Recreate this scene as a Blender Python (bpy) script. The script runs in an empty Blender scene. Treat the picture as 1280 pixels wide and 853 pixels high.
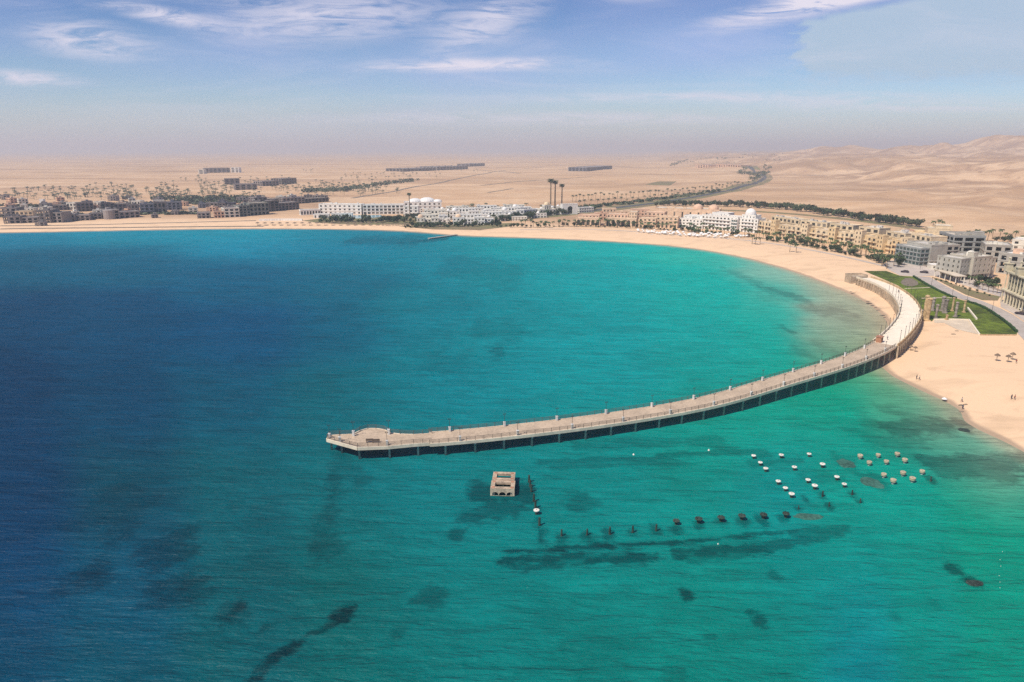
import bpy, bmesh, math, random
import numpy as np
from mathutils import Vector, Matrix, geometry
R = math.radians
random.seed(7)
scene = bpy.context.scene
COL = scene.collection

# ------------------------------------------------------------------ camera
F = 853.3; HOR = 187.0; CAMZ = 80.0
PITCH = math.atan((426.5 - HOR) / F)
cam_d = bpy.data.cameras.new('camera'); cam = bpy.data.objects.new('camera', cam_d); COL.objects.link(cam)
cam.location = (0, 0, CAMZ); cam.rotation_euler = (math.pi/2 - PITCH, 0, 0)
cam_d.sensor_width = 36; cam_d.lens = F / 1280 * 36; cam_d.clip_start = 1; cam_d.clip_end = 120000
scene.camera = cam

# ------------------------------------------------------------------ light, world, exposure
SUN_EL, SUN_AZ = R(53), R(-128)          # azimuth measured from +Y towards +X
sd_ = Vector((math.sin(SUN_AZ)*math.cos(SUN_EL), math.cos(SUN_AZ)*math.cos(SUN_EL), math.sin(SUN_EL)))
sun_d = bpy.data.lights.new('sun', 'SUN'); sun_d.energy = 4.6; sun_d.angle = R(0.55); sun_d.color = (1.0, 0.93, 0.83)
sun = bpy.data.objects.new('sun', sun_d); COL.objects.link(sun); sun.rotation_euler = sd_.to_track_quat('Z', 'Y').to_euler()
scene.view_settings.view_transform = 'Standard'; scene.view_settings.look = 'None'
scene.view_settings.exposure = 0.13; scene.view_settings.gamma = 1.0; scene.view_settings.use_curve_mapping = False
scene.cycles.max_bounces = 5; scene.cycles.diffuse_bounces = 2; scene.cycles.glossy_bounces = 2
scene.cycles.volume_bounces = 1; scene.cycles.transparent_max_bounces = 8
scene.cycles.use_denoising = False
try: scene.cycles.denoiser = 'OPENIMAGEDENOISE'
except Exception: pass

class NT:
    """small helper to write node trees"""
    def __init__(s, nt): s.nt = nt
    def n(s, typ, **kw):
        nd = s.nt.nodes.new(typ)
        for k, v in kw.items():
            setattr(nd, k, v)
        return nd
    def l(s, a, b): s.nt.links.new(a, b)
    def put(s, sock, v):
        if isinstance(v, bpy.types.NodeSocket): s.l(v, sock)
        else: sock.default_value = v
    def m(s, op, a, b=0.0, c=0.0, clamp=False):
        nd = s.n('ShaderNodeMath', operation=op, use_clamp=clamp)
        for i, v in enumerate((a, b, c)): s.put(nd.inputs[i], v)
        return nd.outputs[0]
    def mix(s, fac, a, b, mode='MIX'):
        nd = s.n('ShaderNodeMix', data_type='RGBA', blend_type=mode)
        s.put(nd.inputs[0], fac); s.put(nd.inputs[6], a); s.put(nd.inputs[7], b)
        return nd.outputs[2]
    def noise(s, vec, scale, detail=3, rough=.55, dist=0.0):
        nd = s.n('ShaderNodeTexNoise'); s.l(vec, nd.inputs['Vector'])
        nd.inputs['Scale'].default_value = scale; nd.inputs['Detail'].default_value = detail
        nd.inputs['Roughness'].default_value = rough; nd.inputs['Distortion'].default_value = dist
        return nd.outputs[0]
    def ramp(s, fac, stops):
        nd = s.n('ShaderNodeMapRange', interpolation_type='SMOOTHSTEP'); s.l(fac, nd.inputs[0])
        nd.inputs[1].default_value, nd.inputs[2].default_value, nd.inputs[3].default_value, nd.inputs[4].default_value = stops
        return nd.outputs[0]
    def mapping(s, vec, scale=(1,1,1), rot=(0,0,0), loc=(0,0,0)):
        nd = s.n('ShaderNodeMapping'); s.l(vec, nd.inputs[0])
        nd.inputs['Location'].default_value = loc; nd.inputs['Rotation'].default_value = rot; nd.inputs['Scale'].default_value = scale
        return nd.outputs[0]

def c4(c): return (c[0], c[1], c[2], 1.0)

world = bpy.data.worlds.new('World'); scene.world = world; world.use_nodes = True
w = NT(world.node_tree); world.node_tree.nodes.clear()
out = w.n('ShaderNodeOutputWorld'); bg = w.n('ShaderNodeBackground'); w.l(bg.outputs[0], out.inputs[0])
bg.inputs[1].default_value = 0.10
sky = w.n('ShaderNodeTexSky', sky_type='NISHITA', sun_disc=False)
sky.sun_elevation = SUN_EL; sky.sun_rotation = SUN_AZ; sky.air_density = 1.0; sky.dust_density = 0.35; sky.ozone_density = 2.2; sky.altitude = 50
tc = w.n('ShaderNodeTexCoord'); sep = w.n('ShaderNodeSeparateXYZ'); w.l(tc.outputs['Generated'], sep.inputs[0])
yy = w.m('MAXIMUM', sep.outputs[1], 0.02)
az = w.m('DIVIDE', sep.outputs[0], yy)         # tangent of the bearing
el = w.m('DIVIDE', sep.outputs[2], yy)         # tangent of the height over the horizon
comb = w.n('ShaderNodeCombineXYZ'); w.l(az, comb.inputs[0]); w.l(el, comb.inputs[1])
# thin streaked cirrus
st1 = w.noise(w.mapping(comb.outputs[0], scale=(2.6, 17, 1), rot=(0, 0, R(-6))), 4.0, 9, .66, 1.1)
st2 = w.noise(w.mapping(comb.outputs[0], scale=(1.6, 10, 1), rot=(0, 0, R(4)), loc=(3, 7, 0)), 2.0, 4, .6, 1.3)
def skyblob(cx, cy, sx, sy, rot, amp):
    """a soft patch centred at the direction seen at photo pixel (cx, cy)"""
    v = w.mapping(comb.outputs[0], loc=(-(cx-640)/F, -(HOR-cy)/F, 0))
    v = w.mapping(v, rot=(0, 0, R(rot)))
    v = w.mapping(v, scale=(F/sx, F/sy, 0))
    ln = w.n('ShaderNodeVectorMath', operation='LENGTH'); w.l(v, ln.inputs[0])
    return w.m('MULTIPLY', w.ramp(ln.outputs['Value'], (0.0, 1.0, 1.0, 0.0)), amp)
blobs = [(150,66,105,30,6,.8), (235,38,110,14,10,.8), (60,106,110,13,3,.75), (430,40,210,44,-4,.62), (330,26,160,16,8,.15), (610,48,110,38,-22,.65),
         (590,92,190,11,-1,1.0), (960,32,150,20,-11,1.0), (1080,10,170,16,-9,1.0), (800,12,90,18,-6,.6),
         (900,128,420,10,0,.55), (700,152,420,12,0,.5), (1100,138,300,10,0,.5)]
tot = None
for b in blobs:
    o_ = skyblob(*b); tot = o_ if tot is None else w.m('ADD', tot, o_)
cl = w.m('MULTIPLY', tot, w.ramp(st1, (.30, .62, 0.0, 1.15)))
cl = w.m('ADD', cl, w.m('MULTIPLY', w.ramp(st2, (.45, .75, 0, 1)), .18))
cl = w.m('MULTIPLY', cl, 1.0, clamp=True)
# flat pale veil high on the right, with a ragged lower left rim
rag = w.noise(w.mapping(comb.outputs[0], scale=(7, 22, 1)), 3.0, 4, .6, .4)
ragv = w.m('MULTIPLY', w.m('SUBTRACT', rag, .5), .10)
e1 = w.ramp(w.m('ADD', w.m('SUBTRACT', az, (965-640)/F), ragv), (0.0, .02, 0, 1))
e2 = w.ramp(w.m('ADD', w.m('SUBTRACT', el, (HOR-118)/F), w.m('MULTIPLY', ragv, .35)), (0.0, .03, 0, 1))
e3 = w.ramp(w.m('ADD', w.m('SUBTRACT', w.m('ADD', w.m('MULTIPLY', az, .196), .095), el), w.m('MULTIPLY', ragv, .12)), (0.0, .012, 0, 1))
veil = w.m('MULTIPLY', w.m('MULTIPLY', w.m('MULTIPLY', e1, e2), e3), .85)
SKYTINT = (0.82, 0.93, 1.12)
base = w.mix(1.0, sky.outputs[0], c4(SKYTINT), 'MULTIPLY')
base = w.mix(w.ramp(el, (.05, .24, 0.0, 1.0)), base, w.mix(1.0, base, c4((.50,.62,.80)), 'MULTIPLY'))
# lavender drift low between the streaks
lav = w.ramp(w.noise(w.mapping(comb.outputs[0], scale=(1.2, 5, 1), loc=(1, 2, 0)), 1.6, 3, .5, .5), (.4, .7, 0, .3))
base = w.mix(lav, base, c4((4.2, 4.6, 7.6)))
lb = w.m('MULTIPLY', w.m('ADD', w.m('ADD', skyblob(860,74,190,45,-6,.5), skyblob(600,100,260,40,0,.25)), w.m('ADD', skyblob(300,90,220,40,0,.2), skyblob(1190,3,110,14,-8,.5))), 1.0, clamp=True)
base = w.mix(lb, base, c4((3.8, 4.8, 8.0)))
low = w.ramp(el, (0.0, .085, .78, 0.0))
base = w.mix(low, base, c4((5.35, 5.55, 6.0)))
base = w.mix(veil, base, c4((4.3, 5.5, 6.8)))
base = w.mix(cl, base, c4((7.6, 7.2, 8.3)))
w.l(base, bg.inputs[0])

# ------------------------------------------------------------------ pixel <-> world, noise, terrain
CP, SP = math.cos(PITCH), math.sin(PITCH)
def P(px, py, z=0.0):
    u = (px-640)/F; v = -(py-426.5)/F
    d = Vector((u, CP + v*SP, -SP + v*CP))
    t = (z - CAMZ) / d.z
    return Vector((0, 0, CAMZ)) + d*t
def depth_of(p): return p[1]*CP - (p[2]-CAMZ)*SP

rng = np.random.RandomState(5)
_tab = rng.rand(256, 256)
def vnoise(x, y):
    x = np.asarray(x, float); y = np.asarray(y, float)
    xi = np.floor(x).astype(int); yi = np.floor(y).astype(int); fx = x-xi; fy = y-yi
    fx = fx*fx*(3-2*fx); fy = fy*fy*(3-2*fy)
    a = _tab[xi & 255, yi & 255]; b = _tab[(xi+1) & 255, yi & 255]; c = _tab[xi & 255, (yi+1) & 255]; d = _tab[(xi+1) & 255, (yi+1) & 255]
    return (a*(1-fx)+b*fx)*(1-fy) + (c*(1-fx)+d*fx)*fy
def fbm(x, y, oct=4, gain=.5):
    s = 0; a = 1; t = 0
    for i in range(oct):
        s = s + a*vnoise(x*2**i+17.3*i, y*2**i+5.1*i); t += a; a *= gain
    return s/t
def sm(x, a, b):
    t = np.clip((np.asarray(x, float)-a)/(b-a), 0, 1); return t*t*(3-2*t)

SHORE_PX = [(-260,292),(0,291.5),(100,289.5),(200,287.5),(320,286),(440,287),(500,289),(540,292),(580,295.5),(640,297),(720,300),(800,304.5),(860,310),(920,320),(970,333),
            (1010,346),(1040,358),(1070,371),(1092,384),(1106,397),(1112,410),(1108,424),(1098,440),(1100,456),(1112,468),(1130,478),(1160,492),(1188,505),
            (1203,515),(1204,526),(1222,537),(1250,549),(1285,568),(1380,620)]
SH = np.array([(P(x, y).x, P(x, y).y) for x, y in SHORE_PX])
SH = np.vstack([[-9000, SH[0,1]+3500], [-2500, SH[0,1]+330], SH, [SH[-1,0]+60, SH[-1,1]-60], [SH[-1,0]+120, -3000]])
def chaikin(p, n=2):
    for _ in range(n):
        q = [p[0]]
        for i in range(len(p)-1):
            q.append(p[i]*.75+p[i+1]*.25); q.append(p[i]*.25+p[i+1]*.75)
        q.append(p[-1]); p = np.array(q)
    return p
SHS = chaikin(SH, 2)
POLY = np.vstack([SHS, [60000, -3000], [60000, 60000], [-60000, 60000], [-60000, SHS[0,1]]])
def inside(x, y, poly):
    x = np.asarray(x, float); y = np.asarray(y, float); r = np.zeros(x.shape, bool)
    n = len(poly)
    for i in range(n):
        x0, y0 = poly[i]; x1, y1 = poly[(i+1) % n]
        if y0 == y1: continue
        c = ((y0 > y) != (y1 > y)) & (x < (x1-x0)*(y-y0)/(y1-y0)+x0)
        r ^= c
    return r
def shore_sd(x, y):
    x = np.asarray(x, float); y = np.asarray(y, float)
    if x.size < 3000:
        A = SHS[:-1]; V = SHS[1:]-A; L = (V**2).sum(1)+1e-12; px = x.ravel()[:, None]-A[None, :, 0]; py = y.ravel()[:, None]-A[None, :, 1]
        t = np.clip((px*V[:, 0]+py*V[:, 1])/L, 0, 1); d = np.sqrt(((px-t*V[:, 0])**2+(py-t*V[:, 1])**2).min(1)).reshape(x.shape)
        X0, Y0 = POLY.T; X1, Y1 = np.roll(POLY, -1, 0).T; yy_ = y.ravel()[:, None]; dy = np.where(Y1 == Y0, 1e-9, Y1-Y0)
        c = ((Y0 > yy_) != (Y1 > yy_)) & (x.ravel()[:, None] < (X1-X0)*(yy_-Y0)/dy+X0)
        return np.where((c.sum(1) % 2).reshape(x.shape) == 1, d, -d)
    d = np.full(x.shape, 1e18)
    for i in range(len(SHS)-1):
        ax, ay = SHS[i]; bx, by = SHS[i+1]; vx, vy = bx-ax, by-ay; L = vx*vx+vy*vy
        if L == 0: continue
        t = np.clip(((x-ax)*vx+(y-ay)*vy)/L, 0, 1)
        d = np.minimum(d, (x-ax-t*vx)**2+(y-ay-t*vy)**2)
    d = np.sqrt(d)
    return np.where(inside(x, y, POLY), d, -d)
HILLS = [  # px, crest py, distance, half width m, half depth m
    (1035,186,5000,260,500), (1120,186,4500,200,400), (1160,182,4300,190,400), (1190,178,4300,190,420), (1222,171,4200,230,420), (1262,174,4250,260,420), (1310,174,4100,330,480), (1400,164,4300,600,600)]
def terrain(x, y):
    x = np.asarray(x, float); y = np.asarray(y, float)
    s = shore_sd(x, y)
    z = np.where(s < 0, np.maximum(s*.1, -3), 2.5*sm(s, -8, 34)-.0)
    z = np.where(s < 0, z, np.minimum(s*.14, z))
    ra = sm(s, 170, 700)
    right = sm(x-.16*y, 60, 900)
    dune = fbm(x/170+3, y/210+8, 4, .52)
    rid = 1-np.abs(2*fbm(x/520+11, y/560+2, 4, .5)-1)
    z = z + ra*right*(fbm(x/55+31, y/75+12, 4, .6)-.5)*5
    z = z + ra*(1.5 + right*(dune*26 + sm(rid, .62, .98)*38 - 12) + (1-right)*(dune-.4)*5)
    far = sm(y, 1600, 3600)*sm(x-.3*y, 0, 1500)
    z = z + far*(16*fbm(x/300, y/300, 5, .55) + 14)
    h = 0
    for px, py, D, hw, hd in HILLS:
        cx = (px-640)/F*D; hz = CAMZ + D*(HOR-py)/F - 30
        wob = 1 + .4*(fbm(x/260+5, y/300+1, 5, .6)-.5)
        h = np.maximum(h, hz*np.exp(-((x-cx)/hw)**2 - ((y-D)/hd)**2)*wob)
    return z + h
def G(x, y): return float(terrain(np.array([x]), np.array([y]))[0])
def PG(px, py, dz=0.0):
    """point on the ground seen at a photo pixel"""
    z = 2.5
    for _ in range(6):
        p = P(px, py, z); z = .5*z + .5*G(p.x, p.y) if _ else G(p.x, p.y)
    p = P(px, py, z); p.z = G(p.x, p.y)+dz
    return p

# ------------------------------------------------------------------ materials
MATS = {}
def material(name, col, rough=.8, var=.12, scale=.6, col2=None, bump=0.0, metal=0.0, spec=.3):
    if name in MATS: return MATS[name]
    m = bpy.data.materials.new(name); m.use_nodes = True; t = NT(m.node_tree); m.node_tree.nodes.clear()
    o = t.n('ShaderNodeOutputMaterial'); b = t.n('ShaderNodeBsdfPrincipled'); t.l(b.outputs[0], o.inputs[0])
    g = t.n('ShaderNodeNewGeometry')
    n1 = t.noise(g.outputs['Position'], scale, 4, .6)
    n2 = t.noise(g.outputs['Position'], scale*.13, 2, .5)
    f = t.ramp(t.m('ADD', t.m('MULTIPLY', n1, .6), t.m('MULTIPLY', n2, .4)), (.32, .68, 0, 1))
    c2 = col2 or tuple(v*(1-2.2*var) for v in col)
    t.l(t.mix(f, c4(tuple(min(1, v*(1+var)) for v in col)), c4(c2)), b.inputs['Base Color'])
    b.inputs['Roughness'].default_value = rough; b.inputs['Metallic'].default_value = metal
    b.inputs['Specular IOR Level'].default_value = spec
    if bump:
        bp = t.n('ShaderNodeBump'); bp.inputs['Distance'].default_value = bump; bp.inputs['Strength'].default_value = .6
        t.l(n1, bp.inputs['Height']); t.l(bp.outputs[0], b.inputs['Normal'])
    MATS[name] = m; return m
M = material
m_cream = M('cream_render', (.74,.57,.36), scale=.35)
m_cream2 = M('yellow_render', (.74,.54,.30), scale=.35)
m_white = M('white_render', (.84,.79,.70), scale=.35, var=.06)
m_white2 = M('ivory_render', (.78,.71,.58), scale=.35, var=.08)
m_peach = M('peach_render', (.74,.47,.31), scale=.35)
m_peach2 = M('apricot_render', (.78,.55,.36), scale=.35)
m_grey = M('grey_render', (.42,.385,.32), scale=.25, var=.1)
m_grey2 = M('blue_grey_render', (.33,.33,.30), scale=.25, var=.1)
m_roof = M('flat_roof', (.64,.53,.40), scale=.2, var=.16)
m_roofw = M('pale_flat_roof', (.66,.60,.52), scale=.2, var=.14)
m_darkb = M('raw_concrete', (.22,.18,.16), scale=.2, var=.22)
m_darkb2 = M('bare_concrete', (.30,.25,.22), scale=.2, var=.14)
m_glass = M('window_glass', (.10,.085,.07), rough=.2, spec=.5, var=.3)
m_glassl = M('curtained_glass', (.26,.22,.17), rough=.3, var=.2)
m_glassd = M('dark_glass', (.045,.045,.04), rough=.15, spec=.6, var=.2)
m_shade = M('opening_shade', (.06,.05,.04), rough=.9)  # near-black panes stand in for shade inside arches, colonnade and hatch
m_teal = M('teal_glass', (.05,.085,.08), rough=.15, spec=.6)
m_deck = M('deck_planks', (.52,.395,.275), scale=1.5, var=.12)
m_deckrim = M('deck_edge_concrete', (.76,.64,.47), scale=.8, var=.1)
m_pile = M('pile_concrete', (.40,.40,.36), scale=1.2, var=.2)
m_rail = M('rail_wood', (.14,.105,.08), scale=1.5)
m_stone = M('sand_stone', (.50,.38,.26), scale=1.2, var=.2, bump=.05)
m_pave = M('causeway_paving', (.84,.72,.55), scale=.4, var=.05)
m_path = M('promenade_paving', (.46,.39,.33), scale=.3, var=.08)
m_plaza = M('plaza_paving', (.54,.45,.37), scale=.2, var=.08)
m_asph = M('asphalt', (.10,.095,.09), scale=.2, var=.15)
m_plazas = M('sandy_paving', (.66,.53,.38), scale=.2, var=.1)
m_metal = M('dark_metal', (.05,.05,.05), rough=.5)
m_lampw = M('lamp_plinth', (.70,.68,.62), scale=1.5)
m_trunk = M('palm_trunk', (.28,.20,.13), scale=2, var=.2)
m_frond = M('palm_frond', (.085,.115,.035), scale=.5, var=.3, rough=.6)
m_frond2 = M('dusty_frond', (.10,.11,.06), scale=.5, var=.3, rough=.7)
m_leaf = M('tree_leaf', (.065,.095,.035), scale=.4, var=.4, rough=.6)
m_leaf2 = M('olive_leaf', (.09,.105,.05), scale=.4, var=.35, rough=.7)
m_lawn = M('lawn_grass', (.12,.16,.012), scale=.22, var=.3, rough=.9, bump=.05)
m_verge = M('verge_grass', (.14,.135,.05), scale=.15, var=.3, col2=(.24,.16,.095), rough=.9)
m_hedge = M('hedge_leaf', (.03,.075,.015), scale=1, var=.3)
m_soil = M('bare_soil', (.22,.17,.12), scale=.4)
m_thatch = M('thatch', (.22,.15,.10), scale=2, var=.2)
m_canvas = M('white_canvas', (.80,.76,.70), scale=.5, var=.05)
m_red = M('terracotta', (.42,.20,.12), scale=1)
m_ochre = M('ochre_stone', (.55,.38,.20), scale=1, var=.2, bump=.04)
m_grstone = M('grey_stone', (.33,.27,.22), scale=1, var=.25, bump=.04)
m_capw = M('bleached_cap', (.74,.68,.58), scale=1.5, var=.06)
m_caps = M('sandy_cap', (.48,.39,.26), scale=1.5, var=.1)
m_weed = M('weedy_concrete', (.045,.065,.05), scale=2, var=.3)
m_reef = M('reef_rock', (.05,.15,.11), scale=1.2, var=.25, bump=.1)
m_rock = M('dark_rock', (.12,.10,.08), scale=.6, var=.3, bump=.1)
m_skin = M('skin', (.40,.24,.16), scale=3); m_hair = M('hair', (.03,.02,.015), scale=3)
m_cl1 = M('dark_cloth', (.06,.06,.09), scale=3); m_cl2 = M('pale_cloth', (.55,.50,.45), scale=3); m_cl3 = M('red_cloth', (.35,.08,.06), scale=3)
m_tyre = M('tyre', (.02,.02,.02)); m_car1 = M('car_paint_dark', (.05,.03,.035), rough=.3, spec=.6); m_car2 = M('car_paint_white', (.7,.7,.68), rough=.3, spec=.6)
m_pool = M('pool_water', (.16,.42,.50), rough=.1, spec=.5, var=.06)
m_wood = M('kiosk_wood', (.42,.20,.11), scale=2)

# ------------------------------------------------------------------ mesh helper
class MB:
    def __init__(s): s.v = []; s.f = []
    def quad(s, *pts):
        i = len(s.v); s.v += [tuple(p) for p in pts]; s.f.append(tuple(range(i, i+len(pts))))
    def box(s, x0, y0, z0, x1, y1, z1):
        i = len(s.v)
        s.v += [(x0,y0,z0),(x1,y0,z0),(x1,y1,z0),(x0,y1,z0),(x0,y0,z1),(x1,y0,z1),(x1,y1,z1),(x0,y1,z1)]
        s.f += [tuple(i+k for k in q) for q in ((0,3,2,1),(4,5,6,7),(0,1,5,4),(1,2,6,5),(2,3,7,6),(3,0,4,7))]
    def tube(s, a, b, r0, r1=None, n=6, cap=True):
        a = Vector(a); b = Vector(b); r1 = r0 if r1 is None else r1
        d = (b-a).normalized(); u = d.orthogonal().normalized(); w_ = d.cross(u); i = len(s.v)
        for p, r in ((a, r0), (b, r1)):
            for k in range(n):
                t = 2*math.pi*k/n; s.v.append(tuple(p + (u*math.cos(t)+w_*math.sin(t))*r))
        for k in range(n): s.f.append((i+k, i+(k+1) % n, i+n+(k+1) % n, i+n+k))
        if cap: s.f.append(tuple(i+n-1-k for k in range(n))); s.f.append(tuple(i+n+k for k in range(n)))
    def lathe(s, prof, c=(0,0,0), n=12, sx=1, sy=1):
        i = len(s.v); m_ = len(prof)
        for r, z in prof:
            for k in range(n):
                t = 2*math.pi*k/n; s.v.append((c[0]+r*math.cos(t)*sx, c[1]+r*math.sin(t)*sy, c[2]+z))
        for j in range(m_-1):
            for k in range(n): s.f.append((i+j*n+k, i+j*n+(k+1) % n, i+(j+1)*n+(k+1) % n, i+(j+1)*n+k))
        s.f.append(tuple(i+n-1-k for k in range(n))); s.f.append(tuple(i+(m_-1)*n+k for k in range(n)))
    def mesh(s, name, mat, smooth=False):
        me = bpy.data.meshes.new(name); me.from_pydata(s.v, [], s.f); me.materials.append(mat); me.update()
        if smooth: me.shade_smooth()
        return me
    def build(s, name, mat, parent=None, smooth=False, loc=None, rz=0):
        return obj(name, s.mesh(name, mat, smooth), parent, loc, rz)
def obj(name, me, parent=None, loc=None, rz=0):
    o = bpy.data.objects.new(name, me); COL.objects.link(o)
    if parent is not None: o.parent = parent
    if loc is not None: o.location = loc
    if rz: o.rotation_euler = (0, 0, rz)
    return o
def tag(o, label=None, cat=None, group=None, kind=None):
    if label: o['label'] = label
    if cat: o['category'] = cat
    if group: o['group'] = group
    if kind: o['kind'] = kind
    return o
def empty(name, loc, rz=0):
    o = bpy.data.objects.new(name, None); COL.objects.link(o); o.location = loc; o.rotation_euler = (0, 0, rz); o.empty_display_size = .5
    return o
KIDS = {}
def copy_tree(src, kids, loc, rz=0, sc=1.0, label=None, group=None):
    c = src.copy(); COL.objects.link(c); c.location = loc; c.rotation_euler = (0, 0, rz); c.scale = (sc, sc, sc)
    for k in kids:
        d = k.copy(); COL.objects.link(d); d.parent = c
    if label: c['label'] = label
    if group: c['group'] = group
    return c
class Proto:
    """builds a thing once, then hands out the first and copies of it"""
    def __init__(s, fn): s.fn = fn; s.root = None
    def put(s, loc, rz=0, sc=1.0, label=None, cat=None, group=None, name=None):
        if s.root is None:
            s.root, s.kids = s.fn(); o = s.root; o.location = loc; o.rotation_euler = (0, 0, rz); o.scale = (sc,)*3
        else:
            o = copy_tree(s.root, s.kids, loc, rz, sc)
        return tag(o, label, cat, group)

# ------------------------------------------------------------------ ground sheet
def axis(fine0, fine1, step, lo, hi, grow, cap, capdist):
    def go(start, end, sgn):
        r = []; p = start; st = step
        while (p < end) if sgn > 0 else (p > end):
            st = st*grow
            if abs(p-start) < capdist: st = min(st, cap)
            p = p + sgn*st; r.append(p)
        return r
    return np.array(sorted(go(fine0, lo, -1)) + list(np.arange(fine0, fine1, step)) + [fine1] + go(fine1, hi, 1))
def grid_mesh(name, xs, ys, Z, mat, col=None, keep=None, col2=None):
    nx, ny = len(xs), len(ys)
    X, Y = np.meshgrid(xs, ys)
    co = np.stack([X, Y, Z], -1).reshape(-1, 3)
    i = np.arange(nx*ny).reshape(ny, nx)
    f = np.stack([i[:-1,:-1], i[:-1,1:], i[1:,1:], i[1:,:-1]], -1).reshape(-1, 4)
    if keep is not None:
        k = keep.reshape(-1)[f].any(1); f = f[k]
        used = np.unique(f); mp = np.zeros(nx*ny, int); mp[used] = np.arange(len(used)); f = mp[f]; co = co[used]
        if col is not None: col = col.reshape(-1, 3)[used]
        if col2 is not None: col2 = col2.reshape(-1, 3)[used]
    me = bpy.data.meshes.new(name)
    me.vertices.add(len(co)); me.vertices.foreach_set('co', co.astype(np.float32).ravel())
    me.loops.add(len(f)*4); me.loops.foreach_set('vertex_index', f.astype(np.int32).ravel())
    me.polygons.add(len(f)); me.polygons.foreach_set('loop_start', np.arange(0, len(f)*4, 4, dtype=np.int32))
    me.polygons.foreach_set('loop_total', np.full(len(f), 4, np.int32))
    me.update(); me.validate(); me.shade_smooth(); me.materials.append(mat)
    if col is not None:
        a = me.color_attributes.new('tint', 'FLOAT_COLOR', 'POINT')
        c = np.ones((len(co), 4), np.float32); c[:, :3] = col.reshape(-1, 3)
        a.data.foreach_set('color', c.ravel())
    if col2 is not None:
        a = me.color_attributes.new('growth', 'FLOAT_COLOR', 'POINT'); c = np.ones((len(co), 4), np.float32); c[:, :3] = col2.reshape(-1, 3); a.data.foreach_set('color', c.ravel())
    o = bpy.data.objects.new(name, me); COL.objects.link(o); return o

def ground_material():
    m = bpy.data.materials.new('desert_sand'); m.use_nodes = True; t = NT(m.node_tree); m.node_tree.nodes.clear()
    o = t.n('ShaderNodeOutputMaterial'); b = t.n('ShaderNodeBsdfPrincipled'); t.l(b.outputs[0], o.inputs[0])
    g = t.n('ShaderNodeNewGeometry'); pos = g.outputs['Position']
    s = t.n('ShaderNodeSeparateXYZ'); t.l(pos, s.inputs[0])
    a = t.n('ShaderNodeVertexColor'); a.layer_name = 'tint'
    sc_ = t.n('ShaderNodeSeparateColor'); t.l(a.outputs[0], sc_.inputs[0])   # r = beach, g = rocky
    beach = c4((.78,.53,.325)); desert = c4((.58,.365,.205)); brown = c4((.34,.205,.12)); pale = c4((.70,.485,.30))
    n1 = t.noise(t.mapping(pos, scale=(1,1.6,1)), .0055, 6, .62, .6)
    n2 = t.noise(pos, .03, 5, .6, .3)
    n3 = t.noise(t.mapping(pos, scale=(1,2.4,1), rot=(0,0,.3)), .0016, 4, .55, 1.0)
    d = t.mix(t.ramp(n1, (.40,.66,0,.75)), desert, pale)
    d = t.mix(t.m('MULTIPLY', t.ramp(n3, (.45,.68,0,.7)), 1.0), d, brown)
    d = t.mix(t.m('MULTIPLY', t.ramp(n2, (.55,.75,0,.35)), sc_.outputs[1]), d, brown)
    d = t.mix(t.m('MULTIPLY', sc_.outputs[1], t.ramp(n1, (.35,.62,.75,0))), d, brown)
    n4 = t.noise(t.mapping(pos, scale=(1,1.4,1)), .013, 7, .68, .8)
    d = t.mix(t.m('MULTIPLY', t.ramp(n4, (.50,.62,0,.7)), t.m('ADD', t.m('MULTIPLY', sc_.outputs[1], .75), .25)), d, brown)
    nb = t.noise(t.mapping(pos, scale=(1,1.8,1), rot=(0,0,-.5)), .045, 5, .6, .8)
    bc = t.mix(t.ramp(nb, (.48,.68,0,.6)), beach, c4((.56,.38,.23)))
    nf = t.noise(pos, .9, 3, .6)
    bc = t.mix(t.ramp(nf, (.5,.8,0,.25)), bc, c4((.50,.34,.22)))
    col = t.mix(sc_.outputs[0], d, bc)
    # wet rim where sea meets sand
    wet = t.m('ADD', s.outputs[2], t.m('MULTIPLY', t.m('SUBTRACT', t.noise(pos, .08, 3), .5), .45))
    col = t.mix(t.ramp(wet, (.16,.42,.8,0)), col, c4((.33,.235,.16)))
    t.l(col, b.inputs['Base Color']); b.inputs['Roughness'].default_value = .95; b.inputs['Specular IOR Level'].default_value = .1
    bp = t.n('ShaderNodeBump'); bp.inputs['Distance'].default_value = 9.0; bp.inputs['Strength'].default_value = .55
    nn = t.noise(t.mapping(pos, scale=(1,1.5,1)), .02, 7, .62, .4)
    t.l(t.m('MULTIPLY', nn, t.m('SUBTRACT', 1.0, sc_.outputs[0])), bp.inputs['Height'])
    bp2 = t.n('ShaderNodeBump'); bp2.inputs['Distance'].default_value = .12; bp2.inputs['Strength'].default_value = .6
    t.l(t.noise(pos, .5, 4, .6), bp2.inputs['Height']); t.l(bp.outputs[0], bp2.inputs['Normal'])
    t.l(bp2.outputs[0], b.inputs['Normal'])
    return m
gx = axis(70, 400, 2.2, -42000, 42000, 1.03, 26, 3500)
gy = axis(130, 540, 2.5, -300, 45000, 1.03, 22, 5200)
GX, GY = np.meshgrid(gx, gy)
GZ = terrain(GX, GY); GS = shore_sd(GX, GY)
gcol = np.zeros(GZ.shape+(3,))
gcol[..., 0] = 1-sm(GS, 40, 150)
gcol[..., 1] = sm(GX-.2*GY, 100, 700)*sm(GS, 200, 600)
ground = grid_mesh('ground', gx, gy, GZ, ground_material(), gcol, keep=GS > -60)
tag(ground, kind='structure')

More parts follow.
